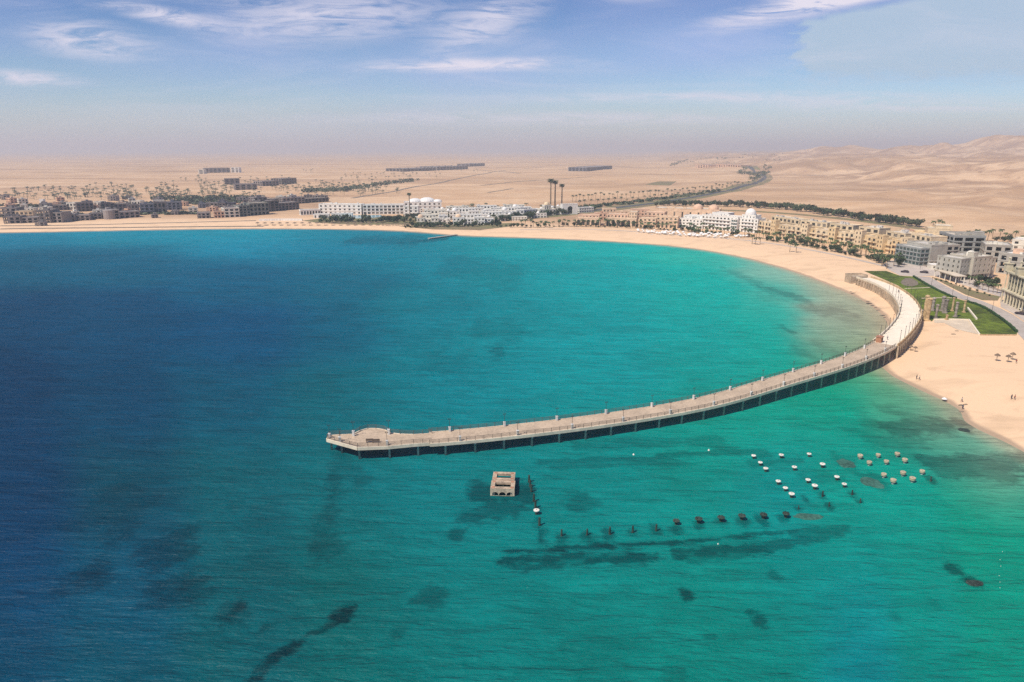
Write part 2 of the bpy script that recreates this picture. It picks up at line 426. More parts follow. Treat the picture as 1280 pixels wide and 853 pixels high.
# ------------------------------------------------------------------ sea
def lin(c):
    c = c.lstrip('#'); v = [int(c[i:i+2], 16)/255 for i in (0, 2, 4)]
    return np.array([x/12.92 if x <= .04045 else ((x+.055)/1.055)**2.4 for x in v])
SEA = [  # photo pixel -> colour of the water there (shallow green over sand, deep blue off the shelf)
 (0,296,'#2a7d97'),(0,330,'#176184'),(0,400,'#0b4a72'),(0,500,'#064066'),(0,600,'#05405f'),(0,700,'#02446a'),(0,800,'#024a66'),(0,853,'#035066'),
 (150,294,'#2a8a9e'),(150,330,'#1c6589'),(150,400,'#0d5079'),(150,500,'#074a70'),(150,620,'#05505f'),(150,720,'#035470'),(150,830,'#035a6a'),
 (300,291,'#2c8fa0'),(300,310,'#2288a0'),(300,350,'#18638a'),(300,420,'#0d5480'),(300,500,'#085878'),(300,600,'#04656f'),(300,720,'#03626a'),(300,830,'#03646a'),
 (430,291,'#2c8394'),(430,310,'#237f96'),(430,350,'#196c8c'),(430,420,'#0c6284'),(430,500,'#07697d'),(430,600,'#047076'),(430,720,'#046d6d'),(430,830,'#046c6a'),
 (540,300,'#2d7d8c'),(540,330,'#1b8190'),(540,400,'#0c7f8c'),(540,480,'#067a84'),(540,600,'#04777a'),(540,720,'#047574'),(540,830,'#04706c'),
 (640,303,'#1b9c9a'),(640,340,'#118f94'),(640,420,'#0a8b90'),(640,500,'#07868c'),(640,600,'#047b7a'),(640,720,'#047c78'),(640,830,'#04746e'),
 (760,308,'#2aa8a2'),(760,350,'#149c9b'),(760,420,'#0b9394'),(760,490,'#099292'),(760,560,'#06857f'),(760,640,'#07827d'),(760,740,'#058078'),(760,830,'#05776e'),
 (880,320,'#55b3a0'),(880,360,'#2aa99c'),(880,420,'#129c94'),(880,470,'#12998f'),(880,540,'#07917e'),(880,640,'#088a80'),(880,740,'#06867a'),(880,830,'#067c70'),
 (960,338,'#8aa994'),(960,370,'#63a894'),(960,410,'#3fa998'),(960,460,'#3aa290'),(980,520,'#13987c'),(980,600,'#08917f'),(980,700,'#078d78'),(980,830,'#06826c'),
 (1040,365,'#a7a68a'),(1040,395,'#8fa08a'),(1040,430,'#7c9a80'),(1050,490,'#3d9a77'),(1060,550,'#219b7b'),(1060,640,'#079676'),(1060,740,'#048c78'),(1060,840,'#04807a'),
 (1095,395,'#a39c80'),(1095,420,'#98977a'),(1110,470,'#779c74'),(1130,520,'#5f9a78'),(1140,580,'#3f9878'),(1150,650,'#089878'),(1150,750,'#049074'),(1150,840,'#04846e'),
 (1180,510,'#8f9a78'),(1200,560,'#6a9a76'),(1220,620,'#4c9a70'),(1230,700,'#0c9670'),(1240,800,'#048c6c'),
 (1260,565,'#97a27d'),(1270,620,'#71a075'),(1280,680,'#2b9a70'),(1280,760,'#06936e'),(1280,853,'#04866a'),(1380,700,'#4aa07a'),(1500,853,'#2a9a7a')]
SEA_GAIN = np.array([0.30, 0.85, 0.84]); SEA_OFF = np.array([.012, .006, .006])
sp = np.array([(P(x, y).x, P(x, y).y) for x, y, _ in SEA])
def trim(x, y):
    if x > 960 and y > 530: return np.array([.9,.96,1.20])
    if x < 450 and y > 320: return np.array([1,.93,.80 if y < 560 else .92])*.94
    return 1
sc = np.array([lin(c)*trim(x, y) for x, y, c in SEA])
spx = np.array([(x, y) for x, y, _ in SEA], float)
def blend(X, Y):
    """smooth field through the sampled colours, carried over the whole bay"""
    wx_ = (fbm(X/60+4, Y/75+8, 4, .55)-.5); wy_ = (fbm(X/50+14, Y/70+3, 4, .55)-.5)
    dep = np.maximum(Y*CP + CAMZ*SP, 20); U = 640+F*X/dep; V = 426.5 + F*(CAMZ*CP - Y*SP)/dep
    U = np.clip(U, -60, 1520) + wx_*60; V = np.clip(V, 288, 870); V = V + wy_*(8+.10*(V-288))
    num = np.zeros(X.shape+(3,)); den = np.full(X.shape, 1e-12)
    for (ax, ay), c in zip(spx, sc):
        sy = 9+.13*(ay-290); sx = 48 if ax < 940 else 30
        w_ = np.exp(-.5*(((U-ax)/sx)**2 + ((V-ay)/sy)**2)) + 1e-5/(1+((U-ax)/90)**2+((V-ay)/50)**2)**2
        num += w_[..., None]*c; den += w_
    return num/den[..., None]
# darker growths and sunken footings seen through the water: (x0,y0,x1,y1,half thickness px, strength)
PATCH = [
 (600,612,655,622,15,.62),(585,650,620,640,12,.55),(570,667,572,667,8,.5),(612,640,650,632,12,.5),
 (420,600,400,690,12,.40),(405,650,415,685,16,.35),(425,575,450,600,9,.25),
 (425,772,427,773,13,.85),(412,784,392,792,6,.6),(375,803,350,818,8,.8),(345,822,318,850,10,.8),(318,850,300,875,12,.8),(330,786,332,786,6,.4),
 (292,766,293,768,15,.7),(285,760,300,772,10,.35),(225,740,230,742,26,.5),(200,735,260,738,12,.35),(190,757,175,757,8,.4),
 (105,722,112,718,20,.5),(75,735,120,730,12,.4),(210,680,215,684,26,.42),(175,690,240,690,9,.4),(220,665,245,664,6,.4),(150,650,160,655,22,.3),(140,620,170,640,18,.2),
 (540,745,542,745,14,.42),(520,752,525,752,6,.4),(500,792,498,792,8,.3),(330,640,345,650,18,.18),(110,640,150,650,20,.2),(320,700,350,720,16,.2),
 (632,690,760,683,3.2,.75),(760,683,880,676,3.0,.75),(880,676,1000,663,3.0,.65),(632,700,820,697,8,.7),(640,708,700,706,8,.6),(845,692,960,686,6.5,.65),(960,685,1060,661,6,.5),(990,668,1060,660,5,.4),
 (700,702,780,695,6,.35),(860,702,930,694,4,.35),
 (672,578,820,573,3,.4),(820,570,940,564,3,.45),(690,584,860,578,4,.28),(900,560,960,568,5,.35),(720,556,900,552,6,.28),
 (724,626,725,626,14,.45),(715,628,745,628,7,.3),(660,600,672,640,2,.6),(672,650,678,676,4,.6),(672,656,680,664,7,.4),
 (857,745,858,745,9,.75),(948,771,951,778,9,.6),(936,766,945,768,6,.5),(968,720,970,721,7,.5),(888,797,889,797,7,.35),(960,800,961,800,6,.3),(1120,772,1121,772,8,.3),
 (1188,709,1190,710,8,.7),(1217,728,1219,729,8,.85),(1170,757,1172,757,7,.2),
 (740,812,745,812,40,.15),(840,842,850,845,14,.25),(690,770,780,800,24,.13),
 (1110,536,1190,531,11,.55),(1140,530,1205,531,8,.5),(1080,545,1130,560,9,.3),(1205,538,1207,538,4,.6),(1100,548,1150,556,9,.3),(1110,515,1140,520,8,.25),
 (1160,577,1270,583,12,.58),(1180,590,1250,592,11,.45),(1250,578,1290,574,10,.45),(1080,520,1120,560,10,.2),(1060,540,1100,545,6,.2),
 (925,345,960,362,9,.25),(950,358,1000,374,7,.4),(1010,387,1060,392,9,.3),(1050,398,1090,404,8,.12),(985,413,986,413,6,.35),(1030,435,1060,446,8,.2),(1000,440,1030,455,8,.22),
 (560,335,640,345,14,.2),(600,410,640,415,14,.22),(480,360,560,400,24,.12),(620,440,622,442,8,.35),(540,455,600,470,14,.15),(490,400,520,420,18,.12),
 (497,304,560,298,2,.5),(440,300,520,302,5,.3),(940,580,1000,575,4,.3),(1000,595,1060,600,5,.25),(1090,600,1095,602,10,.35),(1058,578,1060,580,10,.3)]
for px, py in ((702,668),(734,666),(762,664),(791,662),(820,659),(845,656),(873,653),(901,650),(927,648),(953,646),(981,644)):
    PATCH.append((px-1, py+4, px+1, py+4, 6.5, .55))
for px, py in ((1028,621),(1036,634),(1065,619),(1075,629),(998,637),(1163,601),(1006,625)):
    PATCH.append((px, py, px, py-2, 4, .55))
BRIGHT = [(985,648,1040,646,5,.35),(1047,578,1068,585,6,.25),(880,745,1000,735,10,.05)]
def pxscale(p): return depth_of(p)/F
def patches(X, Y):
    m_ = np.zeros(X.shape); q_ = np.zeros(X.shape)
    wob = fbm(X/7, Y/9, 4, .6)-.5; wob2 = fbm(X/2.2+9, Y/3+4, 3, .6)-.5
    for x0, y0, x1, y1, th, s in PATCH:
        a = P(x0, y0); b = P(x1, y1); k = pxscale(a)     # metres per pixel across the view
        fy = CAMZ and (a.y/ CAMZ)*1.03                    # how much one pixel stretches along the ground
        kx, ky = th*k, th*k*max(1.0, fy)
        ax, ay, bx, by = a.x/kx, a.y/ky, b.x/kx, b.y/ky
        x = X/kx; y = Y/ky; vx, vy = bx-ax, by-ay; L = vx*vx+vy*vy+1e-9
        sel = (np.abs(x-(ax+bx)/2) < abs(vx)/2+2.4) & (np.abs(y-(ay+by)/2) < abs(vy)/2+2.4)
        if not sel.any(): continue
        xs_, ys_ = x[sel], y[sel]
        t = np.clip(((xs_-ax)*vx+(ys_-ay)*vy)/L, 0, 1)
        d = np.sqrt((xs_-ax-t*vx)**2+(ys_-ay-t*vy)**2) + wob[sel]*1.5 + wob2[sel]*.9
        fo = 1-sm(d, .15, 1.9); a_ = q_[sel]; b_ = m_[sel]; a_ = np.where(fo > b_, s, a_); q_[sel] = a_; m_[sel] = np.maximum(b_, fo)
    return m_, q_
def sea_material():
    m = bpy.data.materials.new('sea_water'); m.use_nodes = True; t = NT(m.node_tree); m.node_tree.nodes.clear()
    o = t.n('ShaderNodeOutputMaterial'); b = t.n('ShaderNodeBsdfDiffuse'); gl = t.n('ShaderNodeBsdfGlossy'); mx = t.n('ShaderNodeMixShader'); fz = t.n('ShaderNodeFresnel')
    fz.inputs['IOR'].default_value = 1.33; gl.inputs['Roughness'].default_value = .30
    t.l(t.m('ADD', t.m('MULTIPLY', fz.outputs[0], .055), .003), mx.inputs[0]); t.l(b.outputs[0], mx.inputs[1]); t.l(gl.outputs[0], mx.inputs[2]); t.l(mx.outputs[0], o.inputs[0])
    a = t.n('ShaderNodeVertexColor'); a.layer_name = 'tint'
    g = t.n('ShaderNodeNewGeometry'); pos = g.outputs['Position']
    big = t.noise(t.mapping(pos, scale=(1,1.3,1), rot=(0,0,.4)), .022, 5, .6, .8)
    mid = t.noise(t.mapping(pos, scale=(.35,1.0,1), rot=(0,0,.06)), .28, 4, .62, .6)  # light and dark of the ripples, put into the water colour
    wide = t.noise(t.mapping(pos, scale=(.3,1,1), rot=(0,0,-.1)), .05, 5, .65, 1.2)  # wind lanes painted as lighter and darker bands of colour
    f = t.m('ADD', t.m('MULTIPLY', t.m('SUBTRACT', big, .5), .30), t.m('MULTIPLY', t.m('SUBTRACT', mid, .5), .75))
    f = t.m('ADD', f, t.m('MULTIPLY', t.m('SUBTRACT', wide, .5), .55))
    f = t.m('ADD', f, 1.0)
    hsv = t.n('ShaderNodeHueSaturation'); t.l(a.outputs[0], hsv.inputs['Color']); t.l(f, hsv.inputs['Value'])
    gr = t.n('ShaderNodeVertexColor'); gr.layer_name = 'growth'; gs = t.n('ShaderNodeSeparateColor'); t.l(gr.outputs[0], gs.inputs[0])
    gn = t.noise(t.mapping(pos, scale=(.5,1,1), rot=(0,0,.08)), .55, 8, .72, .7)
    gn2 = t.noise(t.mapping(pos, scale=(.7,1,1), rot=(0,0,.3)), .16, 5, .65, .9)
    gv = t.m('ADD', gs.outputs[0], t.m('ADD', t.m('MULTIPLY', t.m('SUBTRACT', gn, .5), 2.2), t.m('MULTIPLY', t.m('SUBTRACT', gn2, .5), 1.8)))
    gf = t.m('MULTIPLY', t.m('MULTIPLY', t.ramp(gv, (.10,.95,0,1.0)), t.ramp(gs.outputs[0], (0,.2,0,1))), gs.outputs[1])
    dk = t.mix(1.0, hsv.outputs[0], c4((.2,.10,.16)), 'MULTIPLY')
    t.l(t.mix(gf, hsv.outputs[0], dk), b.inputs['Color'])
    h1 = t.noise(t.mapping(pos, scale=(.2,1,1), rot=(0,0,.05)), .55, 5, .62, .2)
    h2 = t.noise(t.mapping(pos, scale=(.25,1,1), rot=(0,0,-.08)), .17, 5, .62, .25)
    bp = t.n('ShaderNodeBump'); bp.inputs['Distance'].default_value = 1.0; bp.inputs['Strength'].default_value = .9
    t.l(t.m('ADD', t.m('MULTIPLY', h1, 1.1), t.m('MULTIPLY', h2, 2.6)), bp.inputs['Height'])
    t.l(bp.outputs[0], b.inputs['Normal']); t.l(bp.outputs[0], gl.inputs['Normal']); t.l(bp.outputs[0], fz.inputs['Normal'])
    return m
wx = axis(-150, 300, 1.3, -9000, 900, 1.035, 14, 2500)
wy = axis(84, 330, 1.3, -600, 4500, 1.03, 9, 1400)
WX, WY = np.meshgrid(wx, wy)
WS = shore_sd(WX, WY)
wc = blend(WX, WY); shal = sm(wc[..., 0], .035, .24)[..., None]
wc = np.maximum(wc*(SEA_GAIN*(1-shal) + np.array([1.0,.96,.95])*shal) - SEA_OFF, .002)
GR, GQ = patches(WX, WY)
# thin clear fringe over sand
fr = (1-sm(-WS, 0, 9))[..., None]
wc = wc*(1-.55*fr) + .55*fr*np.array([.42,.33,.215])
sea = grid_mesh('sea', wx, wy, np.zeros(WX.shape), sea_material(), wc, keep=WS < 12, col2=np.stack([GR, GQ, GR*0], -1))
tag(sea, kind='structure')

# ------------------------------------------------------------------ draped sheets
def drape(name, pts, dz, mat, step=3.0, label=None, cat=None, kind='structure'):
    """flat covering laid over the ground; pts are world x,y"""
    pts = [Vector((p[0], p[1])) for p in pts]; n = len(pts)
    xs_ = [p.x for p in pts]; ys_ = [p.y for p in pts]
    gxs = np.arange(min(xs_), max(xs_), step); gys = np.arange(min(ys_), max(ys_), step)
    if len(gxs)*len(gys) < 40000 and len(gxs) and len(gys):
        X, Y = np.meshgrid(gxs, gys); k = inside(X, Y, [tuple(p) for p in pts])
        inn = [Vector((a, b)) for a, b in zip(X[k], Y[k])]
    else: inn = []
    edge = []
    for i in range(n):
        a, b = pts[i], pts[(i+1) % n]; m_ = max(1, int((b-a).length/step))
        edge += [a+(b-a)*(j/m_) for j in range(m_)]
    ne = len(edge)
    v, e, f, *_ = geometry.delaunay_2d_cdt(edge+inn, [(i, (i+1) % ne) for i in range(ne)], [list(range(ne))], 1, 1e-4)
    Z = terrain(np.array([p.x for p in v]), np.array([p.y for p in v]))
    me = bpy.data.meshes.new(name); me.from_pydata([(p.x, p.y, z+dz) for p, z in zip(v, Z)], [], [tuple(q) for q in f])
    me.materials.append(mat); me.update()
    o = obj(name, me)
    return tag(o, label, cat, kind=kind)
def pg2(l): return [(PG(x, y).x, PG(x, y).y) for x, y in l]
def ribbon(name, pix, width, dz, mat, step=4, **kw):
    p = np.array(pg2(pix)); p = chaikin(p, 2); L, Rr = [], []
    for i in range(len(p)):
        d = p[min(i+1, len(p)-1)]-p[max(i-1, 0)]; d = d/np.linalg.norm(d); nrm = np.array([-d[1], d[0]])
        L.append(p[i]+nrm*width/2); Rr.append(p[i]-nrm*width/2)
    return drape(name, L+Rr[::-1], dz, mat, step, **kw)

lawn_px = [(1080,339),(1108,339),(1125,345),(1141,346),(1163,359),(1189,371.5),(1208,377),(1226,382.5),(1245,394),(1262,407),(1271,416),(1271,419),(1224,419),(1211,400),(1167,399.4),(1165,402),(1158,401),(1152,390),(1146,376),(1136,366),(1122,357),(1099,347)]
drape('lawn', pg2(lawn_px), .06, m_lawn, 3)
drape('bare_patch', pg2([(1127,351),(1132,348),(1140,348),(1147,352),(1148,356),(1140,358.5),(1130,357),(1126,354)]), .075, m_soil, 3)
ribbon('garden_path', [(1131,361),(1145,360.4),(1163,359.6)], 1.2, .08, m_plazas)
ribbon('garden_path', [(1152,373.2),(1170,372.6),(1190,372.6)], 1.2, .08, m_plazas)
drape('sandy_terrace', pg2([(1167,400),(1211,400.5),(1223,418.5),(1196,412),(1180,404),(1168,404)]), .07, m_plazas, 3)
promL = [(1141,345.5),(1164,358.5),(1190,371),(1209,376.5),(1227.5,382),(1246,393),(1263,406),(1272.5,417.5),(1290,436)]
promR = [(1300,418),(1280,403),(1265,393),(1250,385.5),(1227.5,376.5),(1205,369.5),(1182.5,358),(1162,346.5)]
drape('promenade', pg2(promL+promR), .09, m_path, 3)
drape('plaza', pg2([(1104,331),(1112,326),(1134,325),(1162,334.5),(1196,336),(1224,352),(1262,369),(1250,371),(1221,361.5),(1190,352),(1166,345),(1142,345.6),(1125,344.6),(1112,338)]), .05, m_plaza, 3)
drape('verge', pg2([(1164,346.5),(1175,349),(1201,359),(1222,365),(1250,371),(1247,376),(1228,375.5),(1207,368.5),(1185,357.5)]), .10, m_verge, 3)
drape('forecourt', pg2([(1250,376),(1262,374),(1300,395),(1300,415),(1266,392),(1251,384)]), .07, m_plaza, 3)
ribbon('beach_walk', [(650,287.5),(700,286),(770,288),(850,293.5),(940,301),(1000,310),(1060,322),(1110,334)], 4, .05, m_plaza, 4)
# road that curls through the desert, with planted verges
road_px = [(600,276),(700,268),(780,259),(850,249.5),(905,240),(945,230),(958,222),(948,214.5),(930,211)]
ribbon('road_verge', road_px, 46, .06, m_verge, 12)
ribbon('road', road_px, 13, .14, m_asph, 12)
ribbon('road_verge', [(820,262),(880,262),(960,265),(1050,273),(1120,282),(1160,288)], 16, .06, m_verge, 8)
ribbon('road', [(440,248),(520,234),(580,222),(620,214),(680,209)], 9, .1, m_soil, 14)
for l, wd in (([(602,232),(660,226),(740,221)],9),([(600,195.5),(700,197.6),(830,198)],22),([(700,212),(760,209)],14),([(600,213),(650,217)],12),([(610,241),(640,236)],7),([(640,205),(735,208)],10)):
    ribbon('desert_track', l, wd, .12, m_soil, 20)
ribbon('beach_track', [(0,286.5),(120,285),(240,283.5),(330,283)], 5, .06, m_soil, 5)
ribbon('beach_track', [(0,282.5),(80,282),(180,279.5),(260,277.5),(320,276)], 7, .06, m_soil, 5)
drape('planted_field', pg2([(806,231),(824,227),(846,227),(838,232)]), .1, m_verge, 14)
drape('garden', pg2([(378,276),(404,273),(452,271),(500,270),(545,276),(545,283),(500,281),(440,281),(398,279)]), .08, m_verge, 8)
drape('garden', pg2([(498,283),(545,282),(640,279),(640,283),(600,288),(540,287)]), .08, m_verge, 8)
pool = drape('pool', pg2([(421,271.5),(440,269.6),(476,269),(480,271),(462,273),(428,273.8)]), .16, m_pool, 8, kind='structure')
#drape('grove_floor', pg2([(180,243),(330,236),(400,232),(470,228),(476,238),(400,246),(300,250),(200,250)]), .05, m_soil, 14)
# ================================================================== pier and causeway
FAR = [(415,544.5),(486,541),(517.5,543.5),(550,541),(620,534.5),(685,527),(746,519),(804,511),(856,502),(905,491),(948,479),(985,468),(1017,459),(1046,450),(1070,441),(1094.7,429.5),
       (1108,417),(1119,405),(1126,396),(1127.5,387),(1123,376.7),(1113,367),(1096,358),(1078,351.5),(1066,348)]
NEAR = [(447,559),(557,553),(628,546),(698,538.5),(761,530.5),(822,520.5),(877,511),(925,499),(971,483),(1021,469),(1062,456.5),(1095,444.5),(1115,435),(1129,424.5),(1140,413),(1148.5,399),(1149.5,388),(1143.5,377),(1133,366),(1119,356.5),(1103,350),(1085,345),(1070,341)]
def deck_z(px): return 3.7 + 1.9*float(sm(px, 820, 1120))
def resample(p, n):
    p = np.array(p); d = np.r_[0, np.cumsum(np.linalg.norm(np.diff(p[:, :2], axis=0), axis=1))]
    t = np.linspace(0, d[-1], n); return np.stack([np.interp(t, d, p[:, k]) for k in range(p.shape[1])], -1)
def edge_world(l):
    return np.array([tuple(P(x, y, deck_z(x))) for x, y in l])
fw, nw = chaikin(edge_world(FAR), 2), chaikin(edge_world(NEAR), 2)
# centre line: pair every far-edge sample with the closest near-edge one
fr_, nr_ = resample(fw, 160), resample(nw, 400)
mids = []
for p in fr_:
    k = np.argmin(np.linalg.norm(nr_[:, :2]-p[:2], axis=1)); mids.append((p+nr_[k])/2)
mids = np.array(mids)
for _ in range(8): mids[1:-1] = (mids[:-2]+mids[2:]+2*mids[1:-1])/4
CL = resample(mids, 400)
cum = np.r_[0, np.cumsum(np.linalg.norm(np.diff(CL[:, :2], axis=0), axis=1))]; LEN = cum[-1]
def cl_at(s):
    p = np.array([np.interp(s, cum, CL[:, k]) for k in range(3)])
    a = np.array([np.interp(max(0, s-1.5), cum, CL[:, k]) for k in range(2)]); b = np.array([np.interp(min(LEN, s+1.5), cum, CL[:, k]) for k in range(2)])
    d = (b-a)/np.linalg.norm(b-a); return Vector(p), Vector((d[0], d[1], 0)), Vector((-d[1], d[0], 0))   # left normal = far side
def s_of_px(px):
    best = min(range(len(CL)), key=lambda i: abs(640+F*CL[i][0]/depth_of(CL[i])-px) if cum[i] < LEN*.75 else 1e9); return cum[best]
S_JOIN = s_of_px(1106)
W_P, W_C = 3.9, 4.3
def strip(mb, s0, s1, step, a, b, za, zb):
    """closed swept slab between lateral offsets a..b and heights za..zb relative to the deck"""
    n = max(2, int((s1-s0)/step)); prev = None
    for i in range(n+1):
        p, d, nn = cl_at(s0+(s1-s0)*i/n)
        q = [p+nn*a+Vector((0,0,za)), p+nn*b+Vector((0,0,za)), p+nn*b+Vector((0,0,zb)), p+nn*a+Vector((0,0,zb))]
        if prev:
            for k in range(4): mb.quad(prev[k], prev[(k+1) % 4], q[(k+1) % 4], q[k])
        else: mb.quad(*q)
        prev = q
    mb.quad(*prev[::-1])
pier = empty('pier', (0, 0, 0)); tag(pier, 'long curved pier on concrete piles reaching out over the turquoise bay', 'pier')
S0 = s_of_px(536)
mb = MB(); strip(mb, S0, S_JOIN, 2, -W_P, W_P, -.35, 0)
# widened head with a bulge on the far side
head = [P(409,549,3.7), P(447,559.5,3.7), P(486,558,3.7), P(517,555,3.7), P(540,553.5,3.7), P(540,542,3.7), P(517,543.5,3.7), P(500,543,3.7), P(488,541.5,3.7), P(480,537.5,3.7), P(470,536,3.7), P(460,536,3.7), P(450,539,3.7), P(442,543,3.7), P(425,543.8,3.7), P(412,544.5,3.7)]
hz = 3.712
mb.quad(*[(p.x, p.y, hz) for p in head])
for i in range(len(head)):
    a, b = head[i], head[(i+1) % len(head)]; mb.quad((a.x,a.y,hz-.35),(b.x,b.y,hz-.35),(b.x,b.y,hz),(a.x,a.y,hz))
mb.build('deck', m_deck, pier)
for sg in (-1, 1):
    mb = MB(); strip(mb, S0, S_JOIN, 2, sg*(W_P+.02) if sg > 0 else -W_P-.35, sg*W_P+.35 if sg > 0 else -W_P-.02, -.75, .12); mb.build('edge_beam', m_deckrim, pier)
for i in range(len(head)):
    if i in (4,): continue
    mb = MB()
    a, b = Vector(head[i]), Vector(head[(i+1) % len(head)]); d = (b-a).normalized(); n_ = Vector((d.y, -d.x, 0))*.3
    for o1, o2 in ((a, b),):
        q = [o1, o2, o2+n_, o1+n_]; i0 = len(mb.v)
        mb.v += [(p.x, p.y, z) for z in (2.95, 3.83) for p in q]
        mb.f += [tuple(i0+k for k in qq) for qq in ((0,3,2,1),(4,5,6,7),(0,1,5,4),(1,2,6,5),(2,3,7,6),(3,0,4,7))]
    mb.build('edge_beam', m_deckrim, pier)
def railing(mb, pts, zoff=0):
    """posts every 2.4 m with three rails"""
    for i in range(len(pts)-1):
        a, b = Vector(pts[i]), Vector(pts[i+1])
        for hgt in (.45, .78, 1.12): mb.tube(a+Vector((0,0,hgt)), b+Vector((0,0,hgt)), .055, n=4, cap=False)
        mb.tube(a, a+Vector((0,0,1.2)), .075, n=4)
n = int((S_JOIN-S0)/2.4)
for sg, nm in ((-1, 'near'), (1, 'far')):
    mb = MB(); pts = []
    for i in range(n+1):
        p, d, nn = cl_at(S0+(S_JOIN-S0)*i/n); pts.append(p+nn*sg*(W_P+.1)+Vector((0,0,.1)))
    railing(mb, pts); mb.build('railing', m_rail, pier)
mb = MB(); hp = []
for i in list(range(5, 16))+[0, 1, 2, 3, 4]:
    a, b = Vector(head[i % 16]), Vector(head[(i+1) % 16])
    if i == 4: hp.append(a); break
    m_ = max(1, int((b-a).length/2.2)); hp += [a+(b-a)*(j/m_) for j in range(m_)]
railing(mb, [p+Vector((0,0,.1)) for p in hp]); mb.build('railing', m_rail, pier)
# piles in bents
def pile_mesh(h):
    m2 = MB(); m2.lathe([(.30,-h),(.29,-.4),(.42,-.35),(.42,0)], n=10); return m2.mesh('pile', m_pile, True)
pm = {}
def add_pile(p, sc=1.0):
    key = round(p.z, 0)
    if key not in pm: pm[key] = pile_mesh(key+2.2)
    o = obj('pile', pm[key], pier, p-Vector((0,0,.74)))
    o.scale = (sc, sc, 1)
s = S0+4; npile = 0
while s < S_JOIN-2 and npile < 88:
    p, d, nn = cl_at(s)
    add_pile(p-nn*(W_P-.1)); add_pile(p+nn*(W_P-.5)); npile += 2
    s += 8.0 if s < LEN*.45 else 5.4
for px, py in ((411,550),(424,554),(446,561),(484,560),(520,557),(430,545),(465,538),(486,543)):
    a = P(px, py-2, 3.7); add_pile(a+Vector((.4,.6 if py > 548 else -.6,0)))
s = S0+4
while s < S_JOIN-2:
    mb = MB()
    p, d, nn = cl_at(s)
    a = p-nn*(W_P-.2)-Vector((0,0,.65)); b = p+nn*(W_P-.2)-Vector((0,0,.65)); mb.tube(a, b, .33, n=4); mb.build('cross_beam', m_pile, pier)
    s += 8.0 if s < LEN*.45 else 5.4

# lamp posts: plinth, pole, twin lantern
def lamp_fn():
    r = empty('pier_lamp', (0,0,0)); k = []
    m1 = MB(); m1.box(-.33,-.33,0,.33,.33,1.55); m1.box(-.39,-.39,1.55,.39,.39,1.7); k.append(m1.build('plinth', m_lampw, r))
    m1 = MB(); m1.tube((0,0,1.6),(0,0,4.9),.08,.05,n=6); m1.tube((-.42,0,4.4),(.42,0,4.4),.04,n=5); k.append(m1.build('pole', m_metal, r))
    for sx in (-.42,.42):
        m1 = MB(); m1.lathe([(.06,4.4),(.12,4.5),(.15,4.7),(.05,4.8)],(sx,0,0),n=8); k.append(m1.build('lantern', m_metal, r))
    return r, k
lampP = Proto(lamp_fn)
ss = [S0+6+i*16 for i in range(40) if S0+6+i*16 < S_JOIN-4]
for i, s in enumerate(ss):
    for sg in (-1, 1):
        p, d, nn = cl_at(s + (0 if sg > 0 else 2)); q = p+nn*sg*(W_P-.45)
        lampP.put(q, math.atan2(d.y, d.x), .82, 'short white plinth with dark lamp pole standing at the pier railing, '+('far side' if sg > 0 else 'near side'), 'lamp post', 'lamp posts along the pier railing')
for px, py in ((442,543.5),(486,541.5)):
    lampP.put(P(px,py+1.5,3.71), 0, .9, 'white plinth with dark lamp pole beside the rounded bulge of the pier head', 'lamp post', 'lamp posts on the pier head')
for px, py in ((412,547.5),(425,552),(484,556.5)):
    lampP.put(P(px,py,3.71), 0, .8, 'white plinth with lamp pole at the near rim of the pier head', 'lamp post', 'lamp posts on the near rim of the pier head')

def facade(mb, O, X, N, W, H, rows, rec=.4):
    O = Vector(O); X = Vector(X); N = Vector(N); Z = Vector((0,0,1))
    pt = lambda x, z, d=0: O+X*x+Z*z-N*d
    def q(x0, z0, x1, z1):
        if x1-x0 > 1e-4 and z1-z0 > 1e-4: mb.quad(pt(x0,z0), pt(x1,z0), pt(x1,z1), pt(x0,z1))
    z = 0
    for zb, zt, ops, arch in rows:
        q(0, z, W, zb); x = 0
        for a, b in ops:
            q(x, zb, a, zt); x = b
            if arch:
                r = (b-a)/2; cz = zt-r*.98; n_ = 8
                arc = [(a+r-r*math.cos(math.pi*i/n_), cz+r*.98*math.sin(math.pi*i/n_)) for i in range(n_+1)]
                for i in range(n_):
                    (xa, za), (xb, zb_) = arc[i], arc[i+1]
                    mb.quad(pt(xa,za), pt(xb,zb_), pt(xb,zt), pt(xa,zt))
                outl = [(a,zb)]+arc+[(b,zb)]
            else: outl = [(a,zb),(a,zt),(b,zt),(b,zb)]
            for i in range(len(outl)):
                (xa, za), (xb, zb_) = outl[i], outl[(i+1) % len(outl)]
                mb.quad(pt(xa,za), pt(xb,zb_), pt(xb,zb_,rec), pt(xa,za,rec))
        q(x, zb, W, zt); z = zt
    q(0, z, W, H)

